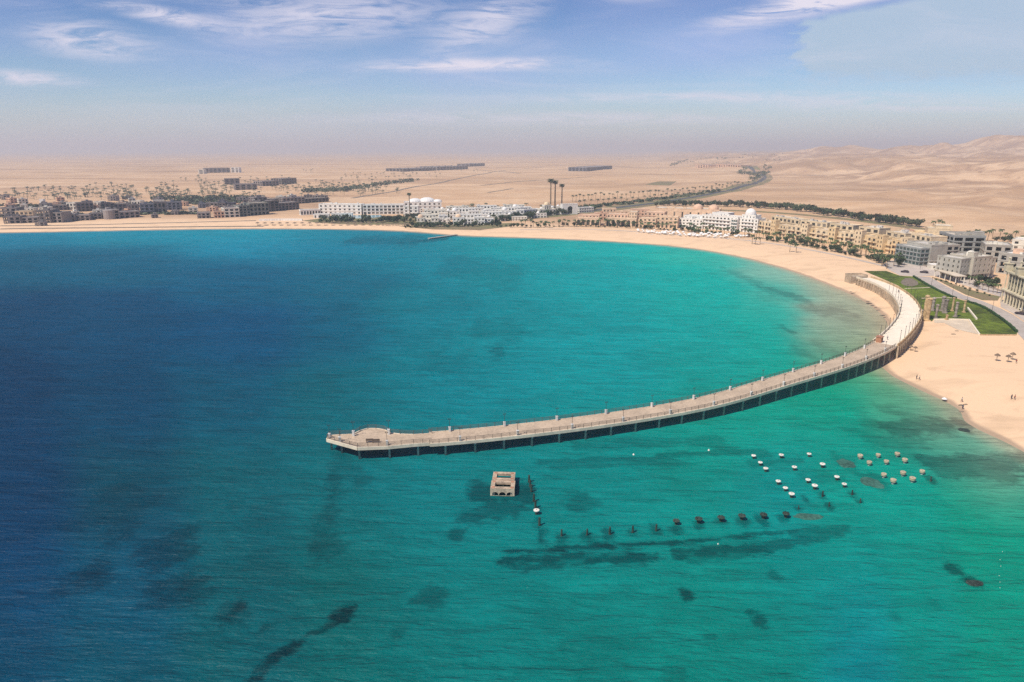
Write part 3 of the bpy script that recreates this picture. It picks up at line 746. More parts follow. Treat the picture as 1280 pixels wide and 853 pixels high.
cw = empty('causeway', (0,0,0)); tag(cw, 'curved pale stone causeway with rows of arches where the pier meets the beach', 'causeway')
mb = MB(); strip(mb, S_JOIN, LEN, 2, -W_C, W_C, -.6, 0.02); mb.build('paving', m_pave, cw)
for sg in (-1, 1):
    mb = MB(); n = int((LEN-S_JOIN)/3.1)
    for i in range(n):
        s0 = S_JOIN+(LEN-S_JOIN)*i/n; s1 = S_JOIN+(LEN-S_JOIN)*(i+1)/n
        (p0, d0, n0), (p1, d1, n1) = cl_at(s0), cl_at(s1)
        a = p0+n0*sg*(W_C+.3); b = p1+n1*sg*(W_C+.3); H = (a.z+b.z)/2+.3; a.z = b.z = 0
        Xd = (b-a); L = Xd.length; Xd.normalize(); N_ = Vector((-Xd.y, Xd.x, 0))*sg
        facade(mb, a, Xd, N_, L, H, [(.02, H-.9, [(L*.14, L*.86)], True)], .75)
        for e in (0,):
            pc = a+Xd*e; u_, v_ = Xd*.42, N_*.55; i0 = len(mb.v)
            mb.v += [tuple(pc+p_+Vector((0,0,z_))) for z_ in (0, H-.25) for p_ in (-u_-N_*.01, u_-N_*.01, u_+v_, -u_+v_)]
            mb.f += [tuple(i0+k for k in q_) for q_ in ((0,3,2,1),(4,5,6,7),(0,1,5,4),(1,2,6,5),(2,3,7,6),(3,0,4,7))]
    mb.build('arcade_wall', m_stone, cw)
    mb = MB(); strip(mb, S_JOIN, LEN, 2, min(sg*W_C, sg*(W_C+.42)), max(sg*W_C, sg*(W_C+.42)), -.1, 1.0); mb.build('parapet', m_ochre if sg < 0 else m_deckrim, cw)
pe, de, ne_ = cl_at(LEN)
mb = MB(); mb.box(-6,-5.2,-5,1,5.2,-.0); mb.box(-6,-5.2,0,-5.6,5.2,1); mb.box(-6,-5.2,0,1,-4.8,1); mb.box(-6,4.8,0,1,5.2,1)
e_ = mb.build('landing', m_stone, cw, loc=pe+de*5.2+Vector((0,0,.03)), rz=math.atan2(de.y, de.x)+math.pi)
# slim lamps over the causeway
def slim_fn():
    r = empty('street_lamp', (0,0,0)); k = []
    m1 = MB(); m1.tube((0,0,0),(0,0,5.2),.1,.06,n=6); k.append(m1.build('pole', m_metal, r))
    m1 = MB(); m1.lathe([(.05,5.1),(.15,5.2),(.13,5.4),(.04,5.5)],n=8); k.append(m1.build('lantern', m_metal, r))
    return r, k
slimP = Proto(slim_fn)
s = S_JOIN+5
while s < LEN-45:
    for sg in (-1, 1):
        p, d, nn = cl_at(s+(3 if sg > 0 else 0)); slimP.put(p+nn*sg*(W_C-.35), 0, 1, 'slim dark lamp post rising from the white paved curve of the causeway', 'lamp post', 'slim lamp posts on the causeway')
    s += 8.5
for px, py in ((1164,358),(1190,370.5),(1209,376),(1240,389),(1150,337),(1130,334),(1250,372)):
    slimP.put(PG(px,py), 0, 1.0, 'slim dark lamp post at the edge of the grey promenade beside the lawn', 'lamp post', 'lamp posts along the promenade')
# kiosk where planks meet paving
kp, kd, kn = cl_at(S_JOIN+1.5)
k_ = empty('kiosk', kp+kn*2.6+Vector((0,0,.02)), math.atan2(kd.y, kd.x)); tag(k_, 'small square reddish brown kiosk at the joint of pier and causeway', 'kiosk')
mb = MB(); mb.box(-1.3,-1.0,0,1.3,1.0,2.2); mb.build('cabin', m_wood, k_)
mb = MB(); mb.box(-1.5,-1.2,2.2,1.5,1.2,2.42); mb.build('roof', m_red, k_)
mb = MB(); mb.box(-.7,-1.05,1.0,.7,-1.003,1.8); mb.build('hatch', m_shade, k_)
# benches on pier head
bench_pts = [(462,553),(470,553.5)]
for i, (px, py) in enumerate(bench_pts):
    b_ = empty('bench', P(px,py,3.72), .1); tag(b_, ['dark wooden bench on the pier head, nearer its left tip','dark wooden bench on the pier head, right one of two'][i], 'bench')
    mb = MB(); mb.box(-1,-.25,.42,1,.25,.5); mb.build('seat', m_rail, b_)
    mb = MB(); mb.box(-1,.22,.5,1,.3,.95); mb.build('backrest', m_rail, b_)
    for sx in (-.8,.8):
        mb = MB(); mb.box(sx-.06,-.22,0,sx+.06,.22,.42); mb.build('leg', m_rail, b_)

# ================================================================== sea structures
pv = empty('stone_pavilion', P(628,620,0), R(-3)); tag(pv, 'ruined square stone pavilion without roof standing alone in the water', 'ruin')
def frame_ring(mb, x0, y0, x1, y1, z0, z1, t):
    mb.box(x0,y0,z0,x1,y0+t,z1); mb.box(x0,y1-t,z0,x1,y1,z1); mb.box(x0,y0+t,z0,x0+t,y1-t,z1); mb.box(x1-t,y0+t,z0,x1,y1-t,z1)
m_pvs = M('pavilion_stone', (.66,.54,.38), scale=1.5, var=.2, bump=.05)
for y0, x0, x1 in ((0.0,-2.9,2.9),(4.6,-2.8,2.7)):
    mb = MB(); frame_ring(mb, x0, y0, x1, y0+4.2, 1.3, 1.9, 1.0); mb.build('roof_frame', M('weathered_stone', (.47,.35,.24), scale=1.8, var=.25), pv)
    for cx in (x0+.65, x1-.65):
        for cy in (y0+.65, y0+3.55):
            mb = MB(); mb.box(cx-.36,cy-.36,1.9,cx+.36,cy+.36,1.95); mb.build('corner_panel', m_red, pv)
            mb = MB(); mb.box(cx-.4,cy-.4,-1.2,cx+.4,cy+.4,1.3); mb.build('leg', m_pvs, pv)
mb = MB(); facade(mb, (-2.9,-.14,.05), (1,0,0), (0,-1,0), 5.8, 1.86, [(.0, 1.0, [(.35,1.95),(2.05,3.75),(3.85,5.45)], True)], .13); mb.build('scalloped_front', m_pvs, pv)
mb = MB(); mb.box(-2.85,4.2,1.2,2.8,4.6,1.65); mb.build('cross_beam', m_red, pv)
mb = MB(); mb.box(-1.88,1.02,.1,1.88,3.18,.9); mb.box(-.15,1.02,.9,.15,3.18,1.1); mb.build('shade_floor', m_weed, pv)  # weedy floor raised and widened as a dark fill for the opening's shade
mb = MB(); mb.box(-1.78,5.62,.1,1.68,7.78,.8); mb.build('shade_floor', m_weed, pv)  # back opening, darkened by the same fill instead of real shade

def pilecap_fn(matc, nm='round_pile'):
    def fn():
        r = empty(nm, (0,0,0)); k = []
        m1 = MB(); m1.lathe([(.34,-1.5),(.34,.5),(.5,.85)], n=14); k.append(m1.build('stem', m_pile if matc is not m_capw else m_weed, r))
        m1 = MB(); m1.lathe([(.5,.83),(.68,.90),(.74,1.12),(.70,1.2),(.3,1.22)] if matc is m_capw else [(.5,.55),(.66,.62),(.72,1.2),(.66,1.28),(.3,1.25)], n=16); k.append(m1.build('cap', matc, r, smooth=False))
        m1 = MB(); m1.lathe([(.12,1.2),(.12,1.34),(.05,1.36)], n=8); k.append(m1.build('dowel', m_grstone, r))
        return r, k
    return fn
capW, capS = Proto(pilecap_fn(m_capw)), Proto(pilecap_fn(m_caps))
for cx, cy in [(107,108),(148,150),(181,188),(277,105),(357,180),(448,97),(530,163),(441,258),(482,297),(618,240),(664,284),(258,267),(302,308),(340,348)]:
    capW.put(P(920+cx/4.923, 550+cy/4.923+1.5, 0), random.random()*6, random.uniform(.8,.98), 'round concrete pile with bleached white cap in the turquoise cluster off the pier', 'pile', 'white capped piles in the water')
for cx, cy in [(762,110),(818,150),(873,103),(923,143),(990,97),(1036,135),(907,225),(965,263),(1025,215),(1083,253),(1143,205)]:
    capS.put(P(920+cx/4.923, 550+cy/4.923+1.5, 0), random.random()*6, random.uniform(.85,1.05), 'round concrete pile with sandy brown cap in the cluster nearer the beach', 'pile', 'sandy capped piles near the beach')
capW.put(P(670.5,643,0), 0, .95, 'lone white capped pile right of the stone pavilion', 'pile', 'lone pile')
def weedy_fn():
    r = empty('eroded_pile', (0,0,0)); k = []
    m1 = MB(); m1.lathe([(.34,-1.5),(.30,.45),(.5,.75)], n=10); k.append(m1.build('stem', m_weed, r))
    m1 = MB(); m1.lathe([(.5,.72),(.86,1.0),(.9,1.2),(.7,1.25)], n=12)
    for t in range(5): m1.tube((.55*math.cos(t*1.26),.55*math.sin(t*1.26),1.2),(.6*math.cos(t*1.26),.62*math.sin(t*1.26),1.55),.06,n=4)
    k.append(m1.build('cap', m_weed, r)); return r, k
weedP = Proto(weedy_fn)
for px, py in ((845,656),(873,654),(901,652),(927,650),(954,648.5),(982,647)):
    weedP.put(P(px,py,0), random.random()*6, random.uniform(.85,1.0), 'dark weed covered pile with a broken cap in the straight row below the pier', 'pile', 'dark weedy piles in the row')
def stub_fn():
    m1 = MB(); m1.tube((0,0,-1.5),(0.04,0,1.5),.26,.18,n=7); m1.tube((0,0,-.2),(.3,.1,.12),.12,.1,n=5)
    me = m1.mesh('post', m_weed); o = obj('stub_post', me); return o, []
stubP = Proto(stub_fn)
for px, py in ((702,670),(734,669),(762,668),(791,666),(820,664)):
    stubP.put(P(px,py,0), random.random()*6, random.uniform(.8,1.2), 'thin dark stub post barely breaking the water at the left end of the row', 'post', 'thin stub posts in the row')
for px, py in ((1028,621),(1036,633),(1065,619),(1075,629),(998,637),(1163,602)):
    stubP.put(P(px,py,0), random.random()*6, random.uniform(.6,1.0), 'small dark post stub in green water beside the capped piles', 'post', 'post stubs beside the capped piles')
for px, py in ((661,600),(662.5,606),(664,612),(667,624),(669,632),(674,654)):
    stubP.put(P(px,py+3,0), 0, 1.3, 'thin leaning pole in the water right of the stone pavilion', 'post', 'poles by the pavilion')
def rockmesh(name, rx, ry, h, mat, seed):
    rr = random.Random(seed); bm = bmesh.new(); bmesh.ops.create_icosphere(bm, subdivisions=3, radius=1)
    for v in bm.verts:
        p = v.co; nz = float(fbm(np.array([p.x*1.7+seed*3.1]), np.array([p.y*1.7+p.z*1.3+seed]), 3)[0]); k = .6+.8*nz
        v.co = Vector((p.x*rx*k, p.y*ry*k, p.z*h*k))
    me = bpy.data.meshes.new(name); bm.to_mesh(me); bm.free(); me.materials.append(mat); return me
for i, (px, py, rx, ry, h, mt, lb) in enumerate([(1058,580,2.2,2.6,.16,m_reef,'flat oval greenish reef slab awash above the sandy capped piles'),(1090,604,2.4,2.8,.16,m_reef,'flat oval reef slab awash left of the lowest sandy capped piles'),
        (1010,646,3.2,1.4,.1,m_reef,'pale green reef slab at the right end of the weedy pile row'),(1219,729,1.6,1.2,.12,m_weed,'dark weedy rock awash in the green water at the right'),(1205,538,1.6,1.5,.2,m_weed,'dark rock in the shallows below the beach spit')]):
    o = obj('reef_rock', rockmesh('reef_rock', rx, ry, h, mt, i+1), None, P(px,py,0)); tag(o, lb, 'rock')
def buoy_fn():
    m1 = MB(); m1.lathe([(.05,-.15),(.3,-.05),(.34,.12),(.2,.32),(.06,.5)], n=10); return obj('buoy', m1.mesh('buoy', m_capw, True)), []
buoyP = Proto(buoy_fn)
for px, py, lb in ((792,569,'small white float above the sunken reef line below the pier'),(886,563.5,'small pale float near the right end of the reef line'),(897.5,680.5,'tiny white float between the two dark reef bands')):
    buoyP.put(P(px,py,0), 0, .9 if py < 600 else .5, lb, 'buoy')
for px, py in ((1250,700),(1251,708),(1249,720),(1250,728),(1250,735),(1253,690)):
    buoyP.put(P(px,py,0), 0, .2, 'tiny white float in the vertical float line near the right edge', 'buoy', 'floats of the float line')
# small far jetty
j = empty('jetty', P(553,297.5,0), 0); ja, jb = P(536,299.3,0), P(571,294.6,0)
tag(j, 'low narrow concrete jetty slanting from the far beach into the bay', 'jetty')
mb = MB(); dj = (jb-ja).normalized(); nj = Vector((-dj.y, dj.x, 0))*1.6; c = j.location
i0 = 0; q = [ja+nj-c, ja-nj-c, jb-nj-c, jb+nj-c]
mb.v += [(p.x,p.y,z) for z in (.7,1.1) for p in q]; mb.f += [(0,3,2,1),(4,5,6,7),(0,1,5,4),(1,2,6,5),(2,3,7,6),(3,0,4,7)]
mb.build('deck', m_grey, j)
for i in range(9):
    mb = MB(); p = ja+(jb-ja)*(i/8.5)-c; mb.tube((p.x,p.y,-2),(p.x,p.y,.7),.4,n=6); mb.build('pile', m_grey, j)

# ================================================================== vegetation prototypes
def palm_parts(h, seed, fm, nfr=15, fl=2.6):
    rr = random.Random(seed); t = MB(); bend = rr.uniform(-.5,.5); pr = None; N_ = 4
    for i in range(N_):
        z0, z1 = h*i/N_, h*(i+1)/N_
        t.tube((bend*(z0/h)**2,0,z0),(bend*(z1/h)**2,0,z1),.24-.03*i,.21-.03*i,n=6,cap=False)
    c = Vector((bend,0,h)); f = MB()
    for i in range(nfr):
        a = 2*math.pi*i/nfr+rr.uniform(-.2,.2); up = rr.choice((.95,.55,.15)); L = fl*rr.uniform(.85,1.15)
        d = Vector((math.cos(a),math.sin(a),0)); sd2 = Vector((-d.y,d.x,0)); p = c.copy(); ang = up; wd = .16; pl = None
        for k in range(5):
            wk = fl*(.10,.21,.20,.13,.02)[k]; droop = Vector((0,0,-.35*wk))
            cur = (p+sd2*wk+droop, p.copy(), p-sd2*wk+droop)
            if pl:
                f.quad(pl[0], pl[1], cur[1], cur[0]); f.quad(pl[1], pl[2], cur[2], cur[1])
            pl = cur; p = p+(d*math.cos(ang)+Vector((0,0,math.sin(ang))))*L/4; ang -= .55
    return t.mesh('trunk', m_trunk), f.mesh('crown', fm)
def palm_proto(h, seed, fm, **kw):
    def fn():
        a, b = palm_parts(h, seed, fm, **kw); r = empty('palm_tree', (0,0,0)); return r, [obj('trunk', a, r), obj('crown', b, r)]
    return Proto(fn)
palms = [palm_proto(5.6, 1, m_frond), palm_proto(6.6, 2, m_frond), palm_proto(4.8, 3, m_frond, nfr=12)]
palmsd = [palm_proto(6.5, 4, m_frond2), palm_proto(5.2, 5, m_frond2, nfr=12), palm_proto(7.2, 6, m_frond2)]
def tree_proto(h, r0, seed, lm, n=420, leaf=.55, nm='broadleaf_tree'):
    def fn():
        rr = random.Random(seed); r = empty(nm, (0,0,0)); t = MB(); t.tube((0,0,-.3),(0,0,h*.42),.22,.15,n=6)
        f = MB(); cl_ = []
        for i in range(9):
            a = rr.uniform(0,6.28); q = Vector((math.cos(a)*r0*rr.uniform(.2,.72), math.sin(a)*r0*rr.uniform(.2,.72), h*rr.uniform(.42,.86))); cl_.append((q, r0*rr.uniform(.36,.58)))
            t.tube((0,0,h*.35), q, .1, .04, n=4, cap=False)
        for i in range(n):
            q, rad = rr.choice(cl_); d = Vector((rr.gauss(0,1),rr.gauss(0,1),rr.gauss(0,.8))).normalized()*rad*rr.uniform(.5,1.05); p = q+d
            if p.z < h*.14: continue
            a = Vector((rr.gauss(0,1),rr.gauss(0,1),rr.gauss(0,1))).normalized(); b = a.orthogonal().normalized(); a *= leaf*rr.uniform(.6,1.2); b *= leaf*rr.uniform(.5,1)
            f.quad(p-a, p-b*.8, p+a, p+b)
        return r, [t.build('trunk', m_trunk, r), f.build('crown', lm, r)]
    return Proto(fn)
trees = [tree_proto(6.5, 3.4, 11, m_leaf), tree_proto(5.4, 3.0, 12, m_leaf), tree_proto(6.0, 3.2, 13, m_leaf2)]
shrubs = [tree_proto(2.6, 2.0, 21, m_leaf, 200, .45, 'shrub'), tree_proto(2.2, 1.8, 22, m_leaf2, 200, .45, 'shrub')]
def along(pix, n, jit=0.0, jy=None):
    p = np.array(pix, float); d = np.r_[0, np.cumsum(np.abs(np.diff(p[:,0]))+np.abs(np.diff(p[:,1])))]
    for i in range(n):
        s = d[-1]*(i+.5)/n; yield np.interp(s,d,p[:,0])+random.uniform(-jit,jit), np.interp(s,d,p[:,1])+random.uniform(-1,1)*(jy if jy is not None else jit*.15)
def plant(protos, pts, label, cat, group, s0=.85, s1=1.15):
    for px, py in pts:
        random.choice(protos).put(PG(px,py,-.05), random.random()*6.28, random.uniform(s0,s1), label, cat, group)
plant(palms, along([(650,285.5),(700,284),(760,283.5),(820,287),(880,291.5),(945,298)],62,1.6,.8), 'small green palm in the beach row before the peach and white hotels', 'palm tree', 'palms between the hotels and the far beach', 1.0,1.3)
plant(palms, along([(945,297.5),(1000,305),(1050,314),(1105,327)],46,2,1.2), 'green palm in the dense row at the foot of the cream hotel wings', 'palm tree', 'palms before the cream hotel wings', .95,1.25)
plant(trees[:2]+shrubs, along([(955,300),(1010,308.5),(1060,319),(1100,328)],40,3,.8), 'low bushy greenery between the palms along the cream hotel front', 'greenery', 'bushes along the cream hotel front', .7,.95)
plant(trees[:2]+shrubs, along([(612,283.5),(650,284.5),(720,283),(790,285),(860,290),(940,297)],60,2,.7), 'low bushy greenery between the palms before the peach and white hotels', 'greenery', 'bushes before the peach and white hotels', .55,.85)
plant(palms, [(940,305.5),(944,306),(950,305.5),(987,315.5),(995,316),(1102,333),(1108,336),(1117,333),(1123,331)], 'single palm with a bare trunk standing out on the sand before the hotels', 'palm tree', 'single palms on the sand', 1.0,1.25)
plant(trees, [(1098,329),(1106,331),(1122,334),(1127,331.5),(1112,328)], 'round leafy tree at the corner of the plaza beside the last cream wing', 'tree', 'trees at the plaza corner', .8,1.0)
plant(palmsd, along([(712,253),(760,249),(820,245.5),(880,239),(925,232)],42,1,.4), 'dusty palm in the upper row along the desert road', 'palm tree', 'palms in the upper row of the desert road', 1.2,1.5)
plant(palmsd, along([(720,259),(780,255),(850,247),(905,238),(945,229),(953,222)],34,1,.4), 'dusty palm in the lower row along the desert road', 'palm tree', 'palms in the lower row of the desert road', 1.1,1.4)
plant(trees, along([(820,258),(870,258),(930,259),(985,262),(1040,270),(1090,277),(1150,284)],108,2,.9), 'dark bushy tree in the continuous belt behind the hotels', 'tree', 'tree belt behind the hotels', 1.1,1.5)
plant(trees, along([(612,277.5),(650,274.5),(700,268.5),(745,262.5)],60,3,1), 'dark green tree in the belt behind the white terrace houses', 'tree', 'tree belt at the white terrace houses', .9,1.3)
plant(palmsd+palms, along([(560,268),(600,269),(640,269),(690,266)],16,3,.7), 'palm standing among the white terrace houses', 'palm tree', 'palms among the terrace houses', .9,1.1)
plant(palms, [(1172,288),(1178,286),(1165,289),(1208,300),(1215,299),(1221,301),(1204,301),(1212,303),(1228,301),(1240,299),(1249,300),(1256,300),(1268,301),(1234,302),(1277,303)], 'tall palm in the clump behind the grey buildings', 'palm tree', 'palms behind the grey buildings', 1.1,1.5)
plant(trees, [(1219,303),(1245,303),(1253,303),(1262,302)], 'bushy tree in the clump behind the grey buildings', 'tree', 'trees behind the grey buildings', .8,1.1)
def distant_palms():
    """all the palms too far to count, grown as small clumps in one mesh"""
    rr = random.Random(3); f = MB(); c0 = PG(300, 240)
    spots = []
    for (a, b, c_, d_, n_) in ((0,243,30,250,12),(30,236,120,247,26),(100,232,165,240,14),(120,240,240,248,34),(148,234,168,248,14),(195,236,222,248,20),(200,231,222,238,8),(248,226,292,249,62),(300,222,372,232,22),(375,226,470,232,10),(345,240,480,238,60),(400,232,470,244,40),
            (225,222,250,228,8),(378,212,392,217,5),(425,218,520,226,30),(500,214,560,224,14),(540,206,600,216,10),(60,246,330,251,70),(0,238,240,250,60),(300,232,500,246,60),(560,262,700,266,20),(860,203,925,207,20)):
        spots += [(rr.uniform(a,c_), rr.uniform(min(b,d_),max(b,d_))) for _ in range(n_)]
    for px, py in spots:
        p = PG(px, py)-c0; h = rr.uniform(4.5,8.5); f.tube(p, p+Vector((0,0,h)), .3, .22, n=4, cap=False)
        for k in range(11):
            a = 6.283*k/11+rr.uniform(-.2,.2); L = rr.uniform(2.8,4.2); d = Vector((math.cos(a),math.sin(a),0)); s2 = Vector((-d.y,d.x,0))*.8; t0 = p+Vector((0,0,h)); m1 = t0+d*L*.5+Vector((0,0,rr.uniform(.1,1.0))); e1_ = t0+d*L+Vector((0,0,-rr.uniform(.3,1.4)))
            f.quad(t0-s2*.4, t0+s2*.4, m1+s2, m1-s2); f.quad(m1-s2, m1+s2, e1_+s2*.3, e1_-s2*.3)
    return tag(f.build('distant_palms', m_frond2, None, loc=c0), 'hazy scattered palm groves in the desert behind the unfinished blocks', 'palm grove', kind='stuff')
distant_palms()
plant(trees+shrubs, [(random.uniform(1218,1246), random.uniform(353,361)) for _ in range(12)], 'leafy greenery in the garden between the grey building and the cream colonnade', 'greenery', 'garden trees by the cream colonnade', .6,.95)
plant(palms, [(1222,361),(1228,363),(1235,365),(1241,366),(1218,358),(1211,356),(1246,367)], 'young palm with thin trunk along the low wall by the upper road', 'palm tree', 'young palms by the upper road', .7,.85)
plant(shrubs+trees[1:], [(random.uniform(400,545), random.uniform(275.6,279)) for _ in range(64)], 'dark shrub in the garden before the white resort pool', 'greenery', 'garden shrubs by the pool', .8,1.3)
plant(shrubs+trees[1:], list(along([(505,284.5),(560,284),(625,281.5)],44,2,.7)), 'dark green shrub in the hedge line before the white terrace houses', 'greenery', 'hedge line shrubs', .8,1.1)
plant(shrubs, along([(1168,349),(1200,359.5),(1240,370)],16,3,.9), 'low shrub scattered on the brown verge between promenade and upper road', 'shrub', 'shrubs on the verge', .25,.45)
plant(palmsd, along([(840,207),(880,205),(905,204)],8,2,.3), 'far dusty palm beside the distant desert compounds', 'palm tree', 'far palms at the compounds', 1.0,1.3)
# hazy woods far off: nobody could count them
def far_wood(pix, n, wide, name, seed, h=7, r0=4.5):
    rr = random.Random(seed); f = MB(); cx = PG(*pix[len(pix)//2])
    for px, py in along(pix, n, wide, 1.2):
        p = PG(px, py)-cx
        for k in range(16):
            d = Vector((rr.gauss(0,.5)*r0, rr.gauss(0,.5)*r0, h*rr.uniform(.2,1))); q = p+d
            a = Vector((rr.gauss(0,1),rr.gauss(0,1),rr.gauss(0,1))).normalized()*1.7; b = a.orthogonal().normalized()*1.5
            f.quad(q-a, q-b, q+a, q+b)
    o = f.build(name, m_leaf2, None, loc=cx); return o
tag(far_wood([(838,208),(850,203),(880,199),(910,198)], 90, 3, 'far_wood', 1), 'dark hazy wood curling through the far desert', 'wood', kind='stuff')
tag(far_wood([(930,212),(925,217),(945,219),(960,214),(940,226)], 90, 4, 'far_wood', 2), 'dark wood filling the loop of the desert road', 'wood', kind='stuff')
tag(far_wood([(925,197.5),(950,198),(980,197)], 60, 3, 'far_wood', 3), 'thin hazy line of far trees left of the hills', 'wood', kind='stuff')
tag(far_wood([(380,240),(430,238),(470,232),(520,226)], 120, 6, 'far_wood', 5, 5), 'dusty scrub wood beside the road to the long dark block', 'wood', kind='stuff')
tag(far_wood([(190,250),(260,249),(330,249)], 60, 6, 'far_wood', 6, 5), 'dusty scrub behind the unfinished blocks', 'wood', kind='stuff')
tag(far_wood([(0,258),(80,259),(160,256),(240,255),(330,252),(400,248)], 240, 8, 'far_scrub', 9, 2.5, 4), 'dusty low scrub between the unfinished blocks', 'scrub', kind='stuff')
tag(far_wood([(0,272),(80,270),(160,268),(240,267)], 110, 8, 'far_scrub', 10, 2.0, 4), 'dusty low scrub in front of the unfinished blocks', 'scrub', kind='stuff')
tag(far_wood([(515,272),(560,271),(610,270),(660,267.5)], 110, 6, 'garden_planting', 11, 3, 3), 'dark green planting between the white resort villas', 'planting', kind='stuff')
tag(far_wood([(740,259),(790,254),(850,246),(900,239)], 90, 3, 'road_planting', 8, 3, 3.5), 'dark low planting between the palm rows of the desert road', 'planting', kind='stuff')
tag(far_wood([(220,252.5),(260,251),(300,251)], 60, 3, 'green_strip', 7, 3), 'low green strip of bushes behind the unfinished blocks', 'bushes', kind='stuff')
def hedge(pix, name, label, w_=1.1, h_=1.0, mat=m_hedge, cat='hedge'):
    p = chaikin(np.array(pg2(pix)), 2); p = resample(p, max(3, int(np.linalg.norm(np.diff(p,axis=0),axis=1).sum()/1.3))); c = Vector((p[0][0], p[0][1], G(*p[0]))); mb = MB(); prev = None
    for i in range(len(p)):
        d = p[min(i+1,len(p)-1)]-p[max(i-1,0)]; d = d/np.linalg.norm(d); n_ = np.array([-d[1],d[0]])*w_/2*random.uniform(.85,1.15); z = G(*p[i])-c.z; hh = h_*random.uniform(.85,1.15) if cat == 'hedge' else h_
        a = (p[i]+n_-np.array([c.x,c.y])); b = (p[i]-n_-np.array([c.x,c.y]))
        q = [(a[0],a[1],z-.2),(b[0],b[1],z-.2),(b[0],b[1],z+hh),(a[0],a[1],z+hh)]
        if prev:
            for k in range(4): mb.quad(prev[k],prev[(k+1)%4],q[(k+1)%4],q[k])
        else: mb.quad(*q)
        prev = q
    mb.quad(*prev)
    return tag(mb.build(name, mat, None, loc=c), label, cat)
hedge([(1142,346.6),(1163,359.5),(1189,372),(1195,373.5)], 'hedge', 'dark clipped hedge between the upper lawn and the promenade')
hedge([(1207,377.2),(1226,383),(1245,394.5),(1262,407.5),(1270.5,416)], 'hedge', 'dark clipped hedge along the curved side of the large lawn')
hedge([(1225,419.3),(1270,419.6)], 'low_wall', 'low stone kerb wall at the lower end of the large lawn', .5,.5, m_ochre, 'wall')
hedge([(1209.4,386),(1220.6,400)], 'low_wall', 'short pale diagonal wall beside the ruined pillars', .6,.8, m_pave, 'wall')
hedge([(1211,400.5),(1224,419)], 'low_wall', 'pale diagonal wall between the sandy terrace and the large lawn', .6,.6, m_pave, 'wall')
hedge([(1167,400),(1210,400.4)], 'low_wall', 'pale straight wall at the foot of the pillar lawn', .5,.5, m_pave, 'wall')
hedge([(1222,354),(1240,361),(1262,368)], 'low_wall', 'dark low wall along the upper road behind the young palms', .5,.9, m_grstone, 'wall')
hedge([(324,276.5),(350,276),(378,276.2)], 'low_wall', 'long white wall behind the row of thatched sunshades', 2,2.2, m_white, 'wall')
hedge([(1134,326),(1148,330),(1163,335.5)], 'low_wall', 'dark low wall in front of the grey glazed building', .5,.9, m_grstone, 'wall')
# rocks at the inner shore of the causeway
for i, (px, py, rx) in enumerate([(1064,365,1.0),(1067,366.5,1.6),(1085,377.5,1.2),(1088,379.5,2.0),(1091,382,1.4),(1095,384.5,.9),(1098,388,1.2),(1104,394.5,1.7),(1106,397,1.0)]):
    o = obj('shore_rock', rockmesh('shore_rock', rx, rx*.6, .22, m_rock, i+20), None, PG(px,py,-.05)); tag(o, 'flat dark rock at the waterline inside the curve of the causeway', 'rock', 'rocks along the inner shore')
# ================================================================== buildings
WM = {}
def window_mesh(w_, h_, arch, mat):
    key = (round(w_,1), round(h_,1), arch, mat.name)
    if key in WM: return WM[key]
    mb = MB(); w_, h_ = key[0], key[1]
    if arch:
        r = w_/2; mb.quad(*([(0,0,0)]+[(r-r*math.cos(math.pi*i/8), 0, h_-r*.98+r*.98*math.sin(math.pi*i/8)) for i in range(9)]+[(w_,0,0)]))
    else: mb.quad((0,0,0),(0,0,h_),(w_,0,h_),(w_,0,0))
    me = mb.mesh('window', mat)
    WM[key] = me; return me
FRAME = {}
def rows_for(W, H, floors, bay, fill, kind, z0=0.0, first_arch=False):
    """opening rectangles for a wall: kind win / arch / wide"""
    fh = H/floors; n = max(1, int(round(W/bay))); bw = W/n; rows = []
    for f in range(floors):
        arch = kind == 'arch' or (first_arch and f == 0)
        ow = bw*fill; ops = [(bw*i+(bw-ow)/2, bw*i+(bw+ow)/2) for i in range(n)]
        hb, ht = (.05, .84) if arch and f == 0 else ((.14, .80) if kind in ('wide','open') else (.26, .76))
        if arch and (ht-hb)*fh < ow*.55: hb = .05
        rows.append((f*fh+fh*hb, f*fh+fh*ht, ops, arch and (ht-hb)*fh > ow*.5))
    return rows
